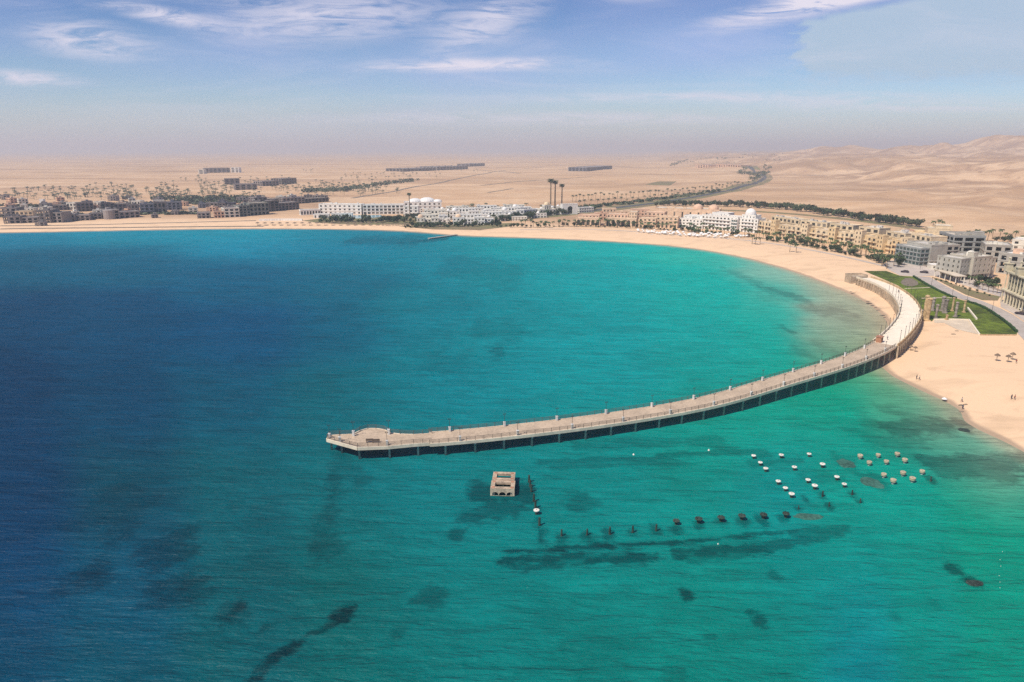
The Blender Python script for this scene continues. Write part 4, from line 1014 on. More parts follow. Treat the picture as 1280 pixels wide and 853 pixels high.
class Bld:
    def __init__(s, pL, pR, name, label, cat='building', mat=m_cream, sink=.6):
        L, Rr = PG(*pL), PG(*pR); s.W = math.hypot(Rr.x-L.x, Rr.y-L.y)
        s.rz = math.atan2(Rr.y-L.y, Rr.x-L.x); z = min(L.z, Rr.z)
        s.root = empty(name, (L.x, L.y, z), s.rz); tag(s.root, label, cat); s.mat = mat; s.nw = 0; s.sink = sink
    def block(s, x0, x1, y0, y1, z0, z1, floors=1, bay=4.0, fill=.5, kind='win', sides='fl', mat=None, roof=m_roof, wmat=m_glass, first_arch=False, parapet=.7, cornice=True, rec=.35, merlon=False):
        """one storeyed mass; y grows away from the front"""
        mat = mat or s.mat; mb = MB(); wins = []
        zz = z0-(s.sink if z0 == 0 else 0)
        specs = {'f': ((x0,y0,z0),(1,0,0),(0,-1,0),x1-x0), 'l': ((x0,y1,z0),(0,-1,0),(-1,0,0),y1-y0), 'r': ((x1,y0,z0),(0,1,0),(1,0,0),y1-y0), 'b': ((x1,y1,z0),(-1,0,0),(0,1,0),x1-x0)}
        H = z1-z0
        for k, (O, X, N, W) in specs.items():
            if k in sides and kind != 'blank':
                rows = rows_for(W, H, floors, bay, fill, kind, first_arch=first_arch)
                for zb, zt, ops, arch in rows:
                    for a, b in ops: wins.append((O, X, N, a, zb, b-a, zt-zb, arch))
            else: rows = []
            facade(mb, O, X, N, W, H, rows, rec)
            if z0 == 0:
                O2 = Vector(O); mb.quad(O2, O2+Vector(X)*W, O2+Vector(X)*W-Vector((0,0,s.sink)), O2-Vector((0,0,s.sink)))
        if kind == 'open':
            for f in range(floors): mb.box(x0+.4,y0+.4,z0+H*f/floors-.15,x1-.4,y1-.4,z0+H*f/floors+.15)
        mb.build('wall', mat, s.root)
        mb = MB(); mb.box(x0,y0,z1,x1,y1,z1+.08); mb.build('roof', roof, s.root)
        if parapet:
            mb = MB(); frame_ring(mb, x0-.12, y0-.12, x1+.12, y1+.12, z1+.003, z1+parapet, .34)
            if merlon:
                n_ = int((x1-x0)/2.4)
                for i in range(n_): mb.box(x0+(i+.25)*(x1-x0)/n_, y0-.12, z1+parapet, x0+(i+.75)*(x1-x0)/n_, y0+.22, z1+parapet+.7)
            mb.build('parapet', mat, s.root)
        if cornice and floors > 1:
            mb = MB()
            for f in range(1, floors):
                z = z0+H*f/floors; mb.box(x0-.22,y0-.22,z-.14,x1+.22,y0-.005,z+.14); mb.box(x0-.22,y0,z-.14,x0-.005,y1,z+.14)
            mb.build('cornice', mat, s.root)
        if kind != 'open':
            for O, X, N, a, zb, ww, hh, arch in wins:
                if s.nw >= 96: break
                p = Vector(O)+Vector(X)*a-Vector(N)*(rec-.06)+Vector((0,0,zb))
                wm_ = random.choice((m_glass, m_glass, m_glassd, m_glassd, m_glassl)) if wmat is m_glass else wmat
                o = obj('window', window_mesh(ww, hh, arch, wm_), s.root, p, math.atan2(X[1], X[0])); s.nw += 1
                o.scale = (ww/round(ww,1), 1, hh/round(hh,1))
        return s
    def balcony(s, x0, x1, y0, z, dep=1.4, h=.95, mat=None):
        mb = MB(); mb.box(x0,y0-dep,z-.2,x1,y0-.004,z); mb.box(x0,y0-dep,z,x1,y0-dep+.15,z+h); mb.box(x0,y0-dep+.15,z,x0+.15,y0-.004,z+h); mb.box(x1-.15,y0-dep+.15,z,x1,y0-.004,z+h)
        mb.build('balcony', mat or s.mat, s.root); return s
    def dome(s, x, y, z, r, mat, drum=1.0, tall=1.0):
        mb = MB(); mb.lathe([(r*1.05,0),(r*1.05,drum),(r*.98,drum)]+[(r*math.cos(a), drum+r*tall*math.sin(a)) for a in [math.pi/2*i/7 for i in range(7)]]+[(.05,drum+r*tall)], (x,y,z), 16)
        mb.build('dome', mat, s.root, smooth=False); return s
    def hut(s, x, y, z, w_=3, d=3, h=2.4, mat=None, nm='roof_hut'):
        mb = MB(); mb.box(x,y,z,x+w_,y+d,z+h); mb.box(x-.1,y-.1,z+h,x+w_+.1,y+d+.1,z+h+.18); mb.build(nm, mat or s.mat, s.root); return s
    def roofstuff(s, x0, x1, y0, y1, z, n, mat=None):
        for i in range(n):
            w_ = random.uniform(1.2,3.2); s.hut(random.uniform(x0,x1-w_), random.uniform(y0,y1-2), z+.09, w_, random.uniform(1.2,2.2), random.uniform(.8,2.0), mat, 'roof_unit')
        return s
    def columns(s, xs_, y, z0, z1, r=.3, mat=None):
        for x in xs_:
            mb = MB(); mb.tube((x,y,z0),(x,y,z1),r,r*.85,n=8); mb.box(x-r*1.4,y-r*1.4,z1,x+r*1.4,y+r*1.4,z1+.25); mb.build('column', mat or s.mat, s.root)
        return s

# --- cream hotel: six joined wings stepping down to the plaza
wing_base = [(944,291),(981,298),(1018,303.5),(1052,308),(1082,312.5),(1110,318),(1138,324.5)]
names6 = ['cream hotel wing next to the white domed building','second cream hotel wing from the white domed building','third cream hotel wing from the white domed building, with tall arched ground floor',
          'fourth cream hotel wing from the white domed building','yellow hotel wing last but one before the grey glazed building','yellow hotel wing at the plaza beside the grey glazed building']
for i in range(6):
    b = Bld(wing_base[i], wing_base[i+1], 'hotel_wing', names6[i], 'hotel', m_cream if i < 4 else m_cream2); W = b.W; hh = 11.5 if i != 4 else 10.5
    q = W*.62; y_ = 1.5 if i % 2 else 0
    b.block(0, q, y_, y_+11, 0, hh, 3, 5.0, .5, 'arch' if i in (2, 5) else 'wide', 'fl', first_arch=True, roof=m_roof)
    b.block(q+.01, W-.01, y_+3, y_+12, 0, hh-1, 3, 4.6, .42, 'win', 'fl', first_arch=True, mat=m_cream2 if i % 2 else m_cream, roof=m_roof)
    b.block(2, W-2, 15, 28, 0, hh+4.0, 4, 6, .6, 'wide', 'fl', mat=m_cream, roof=m_roof)
    for f in (1, 2):
        b.balcony(q*.12, q*.45, y_, hh*f/3); b.balcony(q*.55, q*.88, y_, hh*f/3)
        b.balcony(q+W*.06, W-W*.08, y_+3, (hh-1)*f/3, 1.2)
    b.block(q-3.2, q+3.2, y_-1.2, y_+4, 0, hh+2.6, 4, 3.2, .38, 'win', 'fl', mat=m_cream2 if i % 2 == 0 else m_cream, roof=m_red if i in (1, 3) else m_roof, cornice=False)
    b.columns([q*.2, q*.4, q*.6, q*.8], y_-1.6, 0, 3.4, .28)
    b.roofstuff(1, W*.55, 4, 9, hh, 4).roofstuff(4, W-4, 16, 26, hh+4, 5, m_roofw)
# --- white hotel with dome
b = Bld((848,284.5),(878,286.5), 'hotel_wing', 'low white hotel wing with round arches left of the tall white block', 'hotel', m_white)
b.block(0,b.W,0,12,0,9,3,3.4,.5,'arch','fl',roof=m_roofw).block(0,b.W,13,26,0,11,3,5,.5,'win','fl',roof=m_roofw); b.roofstuff(2,b.W-3,3,10,9,4); b.dome(b.W-3,4,9.1,2.2,m_white,.8)
b = Bld((876,286),(921,290), 'hotel_block', 'tall white hotel block with arched windows on four storeys and blue glazed end', 'hotel', m_white)
b.block(0,b.W,0,16,0,13.5,4,4.1,.55,'arch','fl',roof=m_roofw,merlon=True); b.block(2,b.W*.5,17,30,0,15,1,4,.3,'blank','fl',roof=m_roofw); b.roofstuff(2,b.W-3,3,14,13.5,6)
for z in (3.4,6.8,10.1): b.balcony(.5,b.W*.8,0,z,1.1)
b.block(b.W-6,b.W+.1,-1.4,-.01,0,12,4,2.2,.85,'wide','f',wmat=m_teal,roof=m_roofw,parapet=0)
b = Bld((921,289.5),(946,292), 'domed_building', 'white corner building crowned by the large white dome', 'hotel', m_white)
b.block(0,b.W,0,14,0,13,4,3.4,.42,'win','fl',roof=m_roofw,first_arch=True); b.block(3,b.W-4,2,12,13.1,16,1,4,.3,'win','fl',roof=m_roofw); b.dome(b.W*.42,7,16.1,5.0,m_canvas,1.6,.95)
for z in (3.4,6.6,9.8): b.balcony(b.W*.2,b.W*.8,0,z,1.1)
# --- peach hotel: arcades and stepped masses behind
pe_ = [(720,282),(749,282.5),(756,282.5),(792,283.5),(848,285)]
b = Bld((720,282),(750,282.7), 'arcade_building', 'peach hotel arcade with five large arches at the left end of the palms', 'hotel', m_peach2)
b.block(0,b.W,0,9,0,7.5,1,b.W/5,.66,'arch','fl',wmat=m_shade,roof=m_roof); b.block(1,b.W-2,10,20,0,10,3,4,.4,'win','fl',mat=m_peach); b.roofstuff(1,b.W-3,2,7,7.5,3)
b = Bld((757,283),(795,284), 'arcade_building', 'peach hotel arcade with six large arches in the middle of the palm row', 'hotel', m_peach2)
b.block(0,b.W,0,9,0,8,1,b.W/6,.66,'arch','fl',wmat=m_shade,roof=m_roof); b.block(0,b.W*.7,10,22,0,11.5,3,4,.4,'win','fl',mat=m_peach); b.block(b.W*.72,b.W,10,26,0,14,4,3.5,.4,'win','fl',mat=m_peach2); b.roofstuff(1,b.W-3,2,7,8,3)
b = Bld((798,284),(846,286), 'hotel_wing', 'peach hotel wing of stepped cubes with arched lower windows', 'hotel', m_peach2)
b.block(0,b.W*.45,0,10,0,9,3,4,.45,'win','fl',first_arch=True); b.block(b.W*.45+.01,b.W,2,12,0,11,3,4.5,.5,'arch','fl'); b.block(2,b.W*.6,14,26,0,14,4,4,.4,'win','fl',mat=m_peach); b.roofstuff(2,b.W-3,3,9,11,3)
b = Bld((744,276),(772,276), 'hotel_wing', 'peach stepped houses behind the five arch arcade', 'hotel', m_peach)
b.block(0,b.W*.5,0,10,0,8,2,4,.4,'win','fl'); b.block(b.W*.4,b.W,12,22,0,12,3,4,.4,'win','fl',mat=m_peach2); b.dome(b.W*.3,5,8,1.8,m_red,.5); b.roofstuff(1,b.W-3,2,8,8,3)
b = Bld((775,275),(812,275), 'hotel_wing', 'peach stepped houses behind the six arch arcade', 'hotel', m_peach2)
b.block(0,b.W*.4,0,10,0,9,3,4,.4,'win','fl'); b.block(b.W*.42,b.W,4,16,0,11,3,4.5,.4,'arch','fl',mat=m_peach); b.roofstuff(1,b.W-3,2,8,9,3)
b = Bld((818,275),(898,278), 'banquet_hall', 'long apricot hall with two terracotta domes behind the white hotel', 'hotel', m_peach2)
b.block(0,b.W,0,24,0,13,1,9,.2,'win','fl',roof=m_roof); b.dome(b.W*.66,8,13.1,5.6,m_peach,.8,.85); b.dome(b.W*.9,8,13.1,5.6,m_peach,.8,.85); b.roofstuff(2,b.W*.55,3,20,13,5)
# --- grey buildings by the plaza
b = Bld((1160.5,332.5),(1196,331), 'office_building', 'grey three storey building with teal glass corner facing the plaza', 'building', m_grey)
W = b.W; b.block(0,W*.55,0,22,0,13.6,1,8,.3,'blank','',roof=m_roofw,parapet=1.0); 
b.block(W*.55+.01,W,0,18,0,13.2,4,4.4,.7,'open','f',roof=m_roofw,parapet=1.0); b.block(-.5,W*.55,-.42,-.01,0,3.4,1,W*.2,.55,'wide','f',roof=m_roofw,parapet=0,rec=.3)
b.block(-7,-.01,1,24,0,11.5,4,3.2,.82,'wide','fl',wmat=m_teal,mat=m_grey2,roof=m_roofw,parapet=.8); b.roofstuff(1,W-3,3,16,13.4,6,m_grey)
b = Bld((1188,321),(1228,322), 'office_building', 'blue grey block with two floors of dark loggias behind the glazed building', 'building', m_grey2)
W = b.W; b.block(0,W,0,26,0,15,4,6.5,.78,'open','fl',roof=m_roof,parapet=1.2); b.roofstuff(2,W-4,4,20,15,7,m_grey); b.hut(W*.7,2,15.1,6,6,3.4,m_grey)
b = Bld((1213,351),(1236,349), 'villa_block', 'pale grey cubic villa with slotted windows and ground floor colonnade', 'building', M('pale_grey_render',(.52,.46,.36),scale=.25,var=.08))
W = b.W; b.block(0,W,0,16,3.6,14,3,4.2,.26,'win','f',roof=m_roofw,cornice=False); b.block(-8,-.01,2,18,3.6,13,3,3.0,.3,'win','fl',roof=m_roofw,cornice=False,mat=m_grey); b.block(W+.01,W+9,4,18,0,12,3,5,.25,'win','f',roof=m_roofw)
b.columns([.4,3,5.6,8.2,W-.4],.5,0,3.35,.32).columns([-7.6,-5,-2.4],2.5,0,3.35,.32); b.block(-7,W-1,5,15,0,3.6,1,4,.6,'win','fl',roof=m_roof,parapet=0)
b.dome(W*.45,8,14,2.6,m_white2,.8,.9); b.roofstuff(1,W-3,3,12,14,3,m_grey); b.hut(W*.1,2,14.1,4,4,2.6)
b = Bld((1228,328),(1262,330), 'office_building', 'grey block with a row of dark square openings right of the loggia block', 'building', m_grey)
W = b.W; b.block(0,W,0,20,0,12,3,6,.6,'open','fl',roof=m_roofw,parapet=1.0); b.roofstuff(2,W-3,3,17,12,9,m_white2)
b = Bld((1244,341),(1300,349), 'office_building', 'long grey block with white roof clutter behind the cream colonnade', 'building', m_grey)
W = b.W; b.block(0,W,0,22,0,12.5,3,6,.5,'open','fl',roof=m_canvas,parapet=1.2); b.roofstuff(2,W-3,3,18,12.5,9,m_white2); b.hut(5,6,12.6,6,6,3,m_peach)
b = Bld((1262,318),(1310,322), 'office_building', 'plain beige cubic block at the right edge beneath the palms', 'building', m_white2)
W = b.W; b.block(0,W,0,20,0,11,3,6,.4,'win','fl',roof=m_roofw); b.roofstuff(2,W-3,3,17,11,5)
b = Bld((1148,310),(1190,312), 'hotel_block', 'cream stepped block with blank walls above the grey glazed building', 'building', m_cream)
W = b.W; b.block(0,W*.7,0,12,0,11,3,7,.2,'win','fl',roof=m_roof); b.block(W*.25,W*.9,8,24,0,15,1,8,.2,'blank','fl',roof=m_roof); b.block(W*.5,W,12,26,0,17,1,8,.2,'blank','',roof=m_roofw); b.roofstuff(1,W*.6,2,8,11,4)
b = Bld((1120,302),(1148,306), 'hotel_block', 'cream hotel house with round turret between the last wing and the stepped block', 'building', m_cream)
W = b.W; b.block(0,W*.7,0,14,0,10,3,5,.5,'wide','fl',roof=m_red); b.dome(W*.85,4,0,4.6,m_cream2,11,.25); b.roofstuff(1,W*.6,2,10,10,3)
# cream colonnaded building at right edge
b = Bld((1277,391),(1330,372), 'colonnade_building', 'tall cream colonnaded building with square turrets at the right edge', 'building', m_cream)
root = b.root; W = b.W
def side_block():
    L, Rr = PG(1249,377), PG(1277,391)
    bb = Bld((1249,377),(1277,391.5), 'colonnade_building', 'x'); return bb
bpy.data.objects.remove(root)
b = Bld((1249,377),(1278,391.5), 'colonnade_building', 'tall cream colonnaded building with square turrets at the right edge', 'building', M('pale_cream_render',(.60,.52,.36),scale=.3))
W = b.W; b.block(0,W+10,2.5,22,0,17,4,3.4,.5,'wide','fl',roof=m_roof,cornice=True,wmat=m_teal,parapet=1.2,merlon=True)
n_ = 9
b.columns([W*i/(n_-1)+.3 for i in range(n_)],.7,0,6.2,.42)
mb = MB(); mb.box(-.6,-.2,6.46,W+4,2.45,7.1); mb.build('balcony_slab', b.mat, b.root)
b.columns([W*i/(n_-1)+.3 for i in range(n_)],1.0,7.1,15.6,.3)
mb = MB(); mb.box(-.6,.2,15.86,W+4,2.45,16.5); mb.build('cornice', b.mat, b.root)
for x in (0, W*.5, W+2):
    mb = MB(); mb.box(x-1.4,-.4,16.5,x+1.6,2.6,20.2); mb.box(x-1.8,-.8,20.2,x+2,3,20.7); mb.build('turret', b.mat, b.root)
    mb = MB(); mb.lathe([(.5,0),(.5,2.2),(.9,2.4),(.1,2.9)],(x+.1,1.1,20.7),8); mb.build('finial', b.mat, b.root)
b.roofstuff(2,W,6,18,17,5)
# open pavilions on the plaza
def canopy(pL, pR, dep, h, label, mat, roofm):
    b = Bld(pL, pR, 'canopy', label, 'pavilion', mat); W = b.W
    mb = MB(); mb.box(-.6,-.6,h,W+.6,dep+.6,h+.5); mb.build('roof', roofm, b.root)
    mb = MB(); mb.box(-.65,-.65,h-.15,W+.65,-.2,h-.003); mb.build('fascia', m_verge, b.root)
    n_ = 5; b.columns([W*i/(n_-1) for i in range(n_)],0,0,h-.45,.25); b.columns([W*i/(n_-1) for i in range(n_)],dep,0,h-.45,.25); return b
canopy((1168,346),(1194,354.5),5,4.2,'long flat canopy on columns beside the upper road','mat' and m_white2, m_roof)
b = Bld((1175,344),(1198,348), 'low_pavilion', 'low white pavilion with flat roof behind the long canopy', 'pavilion', m_white)
b.block(0,b.W,3,13,0,4,1,4,.3,'win','fl',roof=m_canvas,parapet=.3)
b = Bld((1163,337),(1190,338), 'low_pavilion', 'cream flat roofed pavilion in front of the grey glazed building', 'pavilion', m_white2)
b.block(0,b.W,0,7,0,3,1,4,.3,'win','fl',roof=m_canvas,parapet=.3)

# --- white resort in the middle
b = Bld((399,268),(452,268.5), 'hotel_block', 'white three storey hotel block with square windows above the pool', 'hotel', m_white)
b.block(0,b.W,0,14,0,12,3,6,.42,'win','fl',roof=m_roofw); b.roofstuff(3,b.W-4,3,11,12,6)
b = Bld((454,268.5),(505,268), 'hotel_block', 'white hotel block with deep balconies right of the square window block', 'hotel', m_white)
b.block(0,b.W,0,14,0,11.5,3,5,.68,'wide','fl',roof=m_roofw); b.roofstuff(3,b.W-4,3,11,11.5,5)
b = Bld((376,269.5),(401,268.5), 'hotel_wing', 'low white wing with a colonnade at the left end of the resort', 'hotel', m_white)
b.block(0,b.W,0,10,0,6,1,3.6,.6,'wide','fl',wmat=m_shade,roof=m_roofw)
b = Bld((392,273),(440,272.5), 'hotel_wing', 'low white terrace building at the left side of the pool', 'hotel', m_white)
b.block(0,b.W*.4,0,10,0,4,1,4,.4,'arch','fl',roof=m_roofw); b.block(b.W*.45,b.W,3,12,0,4.5,1,4,.4,'win','fl',roof=m_roofw)
b = Bld((505,262),(552,261.5), 'main_hall', 'white main hall with curved vaulted roofs behind the tall mast', 'hotel', m_white)
b.block(0,b.W,0,20,0,9,2,6,.4,'win','fl',roof=m_roofw); b.dome(b.W*.3,10,9,9,m_canvas,.5,.5).dome(b.W*.62,12,9,11,m_canvas,.5,.5).dome(b.W*.9,9,9,6,m_canvas,.5,.5)
b = Bld((505,270),(523,270), 'hotel_block', 'white stepped block at the foot of the tall mast', 'hotel', m_white)
b.block(0,b.W,0,12,0,11,3,5,.4,'win','fl',roof=m_roofw)
for i, (x0, x1, y, h, lb) in enumerate([(521,548,281.5,7,'white arched villa with pinkish dome nearest the beach on the left'),(549,563,280.5,5.5,'low white villa with dark arches between the two domed villas'),(566,606,281.5,7.5,'white arched villa with a pale dome in the middle of the beach front'),
        (526,560,276,8,'ivory terrace house with balconies behind the left domed villa'),(562,598,274,8.5,'white terrace house with small dome behind the middle villa'),(600,632,277,7,'long white terrace house right of the middle domed villa'),
        (554,590,268.5,6.5,'ivory rooftops row far behind the middle villa'),(594,625,268,7,'white terrace house below the palm row, left part'),(626,655,272,8,'white terrace house with domed stair tower beside the green belt'),
        (628,660,266.5,6.5,'white terrace house just left of the domed gatehouse'),(600,640,272.6,6,'ivory low terrace house in the centre of the resort'),(640,668,268.8,6,'white low terrace at the edge of the green belt')]):
    b = Bld((x0,y),(x1,y-.3), 'villa', lb, 'villa', m_white if i % 3 else m_white2); W = b.W
    b.block(0,W*.36,0,9,0,h,2,4,.5,'arch','fl',roof=m_roofw); b.block(W*.37,W*.66,2,11,0,h-1.5,2,3.6,.6,'wide','fl',roof=m_roofw); b.block(W*.67,W,0,9,0,h,2,4,.5,'arch' if i % 2 else 'win','fl',roof=m_roofw)
    b.block(W*.1,W*.9,12,20,0,h+2,3,4,.5,'wide','fl',roof=m_roofw)
    if i in (0, 2, 4, 8, 9): b.dome(W*(.18 if i != 9 else .5),4.5,h,3.0,m_peach2 if i in (0,2) else m_canvas,1.2,.9)
    b.roofstuff(1,W-3,13,18,h+2,3)
b = Bld((675,270),(695,269.3), 'gatehouse', 'ivory gatehouse with domed tower at the foot of the three tall masts', 'gatehouse', m_white2)
b.block(0,b.W,0,12,0,7,2,4,.5,'win','fl',roof=m_roofw); b.block(b.W*.3,b.W*.7,1,9,7.1,12,1,3,.5,'arch','fl',roof=m_roofw); b.dome(b.W*.5,5,12.1,3.4,m_cream,1,.9)
b = Bld((703,268.5),(722,268), 'gatehouse', 'white gatehouse with one large dark arch right of the three tall masts', 'gatehouse', m_white)
b.block(0,b.W,0,9,0,12,1,b.W,.34,'arch','f',wmat=m_shade,roof=m_roofw,merlon=True,rec=1.2)
b = Bld((724,266.5),(742,265.5), 'villa', 'small white house right of the arched gatehouse', 'villa', m_white)
b.block(0,b.W,0,9,0,6,2,4,.5,'win','fl',roof=m_roofw)
b = Bld((655,270.5),(676,269), 'villa', 'white terrace house with flat roof left of the domed gatehouse', 'villa', m_white)
b.block(0,b.W,0,9,0,7,2,4,.5,'win','fl',roof=m_roofw); b.block(0,b.W*.5,10,18,0,9,2,4,.5,'win','fl',roof=m_roofw)
# tall masts dressed as palms
def mast_fn():
    r = empty('palm_mast', (0,0,0)); k = []
    m1 = MB(); m1.tube((0,0,-1),(0,0,24.5),.62,.42,n=10); k.append(m1.build('pole', m_trunk, r))
    a, f = palm_parts(24.5, 9, m_frond2, nfr=26, fl=3.4); 
    for v in f.vertices: v.co.x -= 0
    k.append(obj('crown', f, r)); bpy.data.meshes.remove(a)
    m1 = MB(); m1.lathe([(.5,22.4),(1.5,23.4),(1.4,24.2),(.4,24.9)],n=9); k.append(m1.build('fibre_ball', m_trunk, r)); return r, k
mastP = Proto(mast_fn)
for px, py, s_, lb in ((688,268,1.68,'very tall palm shaped mast, leftmost of the three'),(693.5,267.5,1.6,'very tall palm shaped mast, middle one of the three'),(702,267,1.42,'tall palm shaped mast, right and shortest of the three'),(512.5,272,1.12,'lone tall palm shaped mast in front of the white main hall')):
    mastP.put(PG(px,py), 0, s_, lb, 'mast')

# --- unfinished dark blocks on the left and far desert compounds
def dark(pL, pR, dep, h, fl, bay, label, mat=m_darkb, kind='open', extra=0, fill=.62, roof=m_darkb2):
    b = Bld(pL, pR, 'unfinished_block', label, 'building', mat); W = b.W; h = h*.88
    if W > 22 and pL[1] > 240:      # broken into stepped masses
        k = random.uniform(.35,.6); st = random.uniform(1.5,5)
        b.block(0,W*k-.01,0,dep,0,h,fl,bay,fill,kind,'fl',roof=roof,parapet=.8); b.block(W*k,W,st,dep+st,0,h*random.choice((.7,.8,1.15)),max(2,fl-1),bay*.9,fill,kind,'fl',mat=random.choice((m_darkb,m_darkb2,mat)),roof=m_roof if random.random()<.4 else roof,parapet=.8)
        for i in range(3): b.hut(W*random.uniform(.02,k-.15), dep*random.uniform(.1,.6), h+.09, random.uniform(2,4), 3, random.uniform(1.5,3.2), mat)
        return b
    b.block(0,W,0,dep,0,h,fl,bay,fill,kind,'fl',roof=roof,parapet=.8)
    if extra:
        for i in range(extra): b.hut(W*(i+.4)/extra, dep*.4, h+.09, 4, 4, 3, mat)
    return b
dark((5,280),(48,279),16,8,2,6,'dark unfinished block at the left edge nearest the beach',extra=2)
dark((0,272),(22,272),14,12,3,6,'dark unfinished block cut by the left edge of the photo',extra=1)
dark((20,273.5),(42,273),12,9,2,5,'cream fronted block with dark arches behind the left beach block',m_cream,'wide')
dark((50,279),(76,279),18,15,4,5,'tall dark unfinished block right of the leftmost one')
dark((81,277),(112,276),16,8,2,6,'low grey brown block with cream end wall by the beach',m_darkb2)
dark((112,274.5),(128,274),14,7,2,5,'small dark block left of the round ended one')
dark((134,274.5),(176,272),20,11,3,6,'grey block with rounded left end near the beach',m_darkb2,extra=2)
b = Bld((130,274.5),(136,274.8), 'round_tower', 'round drum shaped building end facing the beach', 'building', m_darkb2); b.dome(2,6,0,6,m_darkb2,10,.2)
dark((176,268.5),(208,267.5),16,14,3,5,'bluish dark unfinished block with a grid of openings',M('blue_raw_concrete',(.17,.165,.19),scale=.2),extra=2)
dark((205,263),(226,262.5),14,11,3,5,'dark blue grey block before the green strip',M('blue_raw_concrete',(.17,.165,.19),scale=.2),extra=1)
dark((84,262.5),(96,262.5),12,10,2,4,'small block with four white pillars, left one',m_white2,'wide')
dark((118,261),(127,261),12,10,2,4,'small block with white pillars, second from left',m_white2,'wide')
dark((165,260),(176,260),12,10,2,4,'small block with white pillars, third from left',m_white2,'wide')
dark((192,259.5),(206,259),12,10,2,4,'small block with white pillars, right one',m_white2,'wide')
dark((50,264),(84,263),14,10,3,5,'long grey brown block behind the white tower',m_darkb2)
dark((97,265),(118,264),14,12,3,5,'brown block between the white pillared blocks, left part')
dark((127,264.5),(165,262.5),14,11,3,5,'long brown block between the white pillared blocks',extra=2)
dark((247,273.5),(263,273),14,7,2,4,'small dark block standing alone by the far beach',m_darkb2)
dark((268,273),(281,272.5),12,8,2,4,'brown block left of the white framed gate block',m_peach)
dark((281,272.5),(300,271.5),14,12,3,5,'green grey block with big white frame at its corner',m_white2,'open')
dark((300,271),(338,268.5),18,14,4,5,'grey block with dark upright bays right of the white framed one',M('green_grey_concrete',(.24,.24,.20),scale=.2))
dark((322,266),(376,262),20,15,4,6,'long dark grey unfinished hotel left of the white resort',extra=4)
dark((318,257),(352,255),18,12,3,6,'dark block behind the long unfinished hotel, left part',m_darkb2)
dark((354,256),(412,252.5),16,10,3,6,'long low brown block behind the white resort',m_darkb2)
dark((248,260.5),(272,260),12,6,2,5,'flat dark block beside the green strip',M('blue_raw_concrete',(.17,.165,.19),scale=.2))
dark((272,259.5),(296,258.5),12,7,2,5,'flat dark block right of the first flat one',M('blue_raw_concrete',(.17,.165,.19),scale=.2))
dark((248,217.5),(255,217.5),30,14,3,12,'far white block, left end of the distant compound',m_white2,'wide')
dark((256,216.5),(288,216),40,16,3,14,'far grey middle block of the distant compound',m_darkb2)
dark((289,216),(299,216),30,18,3,12,'far white block, right end of the distant compound',m_white,'wide')
dark((281,231),(300,231),30,14,3,10,'dark block below the distant compound',m_darkb)
dark((294,238),(322,237),30,12,3,10,'blue grey block nearest the scattered palms',m_darkb2)
dark((328,233),(349,232),30,11,2,8,'left one of two brown blocks in the open desert',m_darkb2)
dark((352,231),(371,229.5),30,14,3,8,'right one of two brown blocks in the open desert',m_darkb)
dark((504,215),(545,213.5),90,11,2,18,'long dark flat block far out in the desert, its left half',m_darkb,extra=4)
dark((546,213.2),(585,211.8),90,14,2,18,'long dark flat block far out in the desert, its right half',m_darkb2,extra=5)
dark((587,208.5),(606,207.6),60,14,3,18,'far dark block at the right end of the long flat one',m_darkb,extra=1)
dark((733,214.5),(765,211.5),70,15,3,14,'lone blue grey block in the empty desert',M('blue_raw_concrete',(.17,.165,.19),scale=.2))
dark((869,210.5),(888,209),60,14,2,16,'small ochre compound left of the desert road loop',m_peach)
dark((895,210),(925,209.5),50,14,2,16,'ochre compound beside the desert road loop',m_peach)
random.seed(21)
small = [(8,262,4),(30,266,4),(44,283,3),(62,270,4),(70,258,3),(92,271,3),(104,258.5,4),(116,269,3),(140,268,3),(150,258,4),(160,266,3),(182,262,3),(190,273,3),(214,269,3),(222,258,4),(236,266,3),(258,265,3),(282,264,4),(306,263,3),(312,258,4),(345,251.5,4),(362,250,4),(380,249,4),(396,249,3),(24,255,4),(330,262.5,3)]
small += [(random.uniform(0,395), random.uniform(249,266), random.choice((3,4,5))) for _ in range(34)]
for px, py, h_ in small:
    wd = random.uniform(7,13)
    b = Bld((px,py),(px+wd,py-random.uniform(0,.6)), 'unfinished_house', 'small low unfinished house standing between the larger dark blocks on the left', 'house', random.choice((m_darkb, m_darkb2, m_darkb2, m_peach, m_white2)))
    b.root['group'] = 'small unfinished houses on the left'; hh = h_*random.uniform(1.2,1.9); b.block(0,b.W,0,random.uniform(8,12),0,hh,2,4.5,.6,'open','fl',roof=m_darkb2,parapet=.6); b.hut(b.W*.4,4,hh+.09,3,3,2)
for px, py in ((536,273),(552,271),(570,277.5),(585,270.5),(606,278.5),(612,275),(618,270),(640,276.5),(648,270),(664,272.5),(520,277),(512,266),(575,266),(612,265.5),(670,266),(560,265),(530,266),(545,268),(590,267),(600,271),(628,274),(632,269.5),(655,266.5),(682,266.5),(690,264.5),(700,264.5),(580,273),(545,276),(530,279),(598,281)):
    wd = random.uniform(12,20)
    b = Bld((px,py),(px+wd,py-.3), 'villa', 'small white terrace house tucked among the resort villas', 'villa', random.choice((m_white, m_white2)))
    b.root['group'] = 'small white terrace houses of the resort'; hh = random.uniform(4,6.5); b.block(0,b.W,0,8,0,hh,2,3.6,.5,random.choice(('arch','wide','win')),'fl',roof=m_roofw,parapet=.6)
    if random.random() < .4: b.dome(b.W*.5,4,hh,2.0,m_canvas,.6,.9)
t_ = empty('white_tower', PG(55,262), 0); tag(t_, 'slim white tower above the unfinished blocks at the left', 'tower')
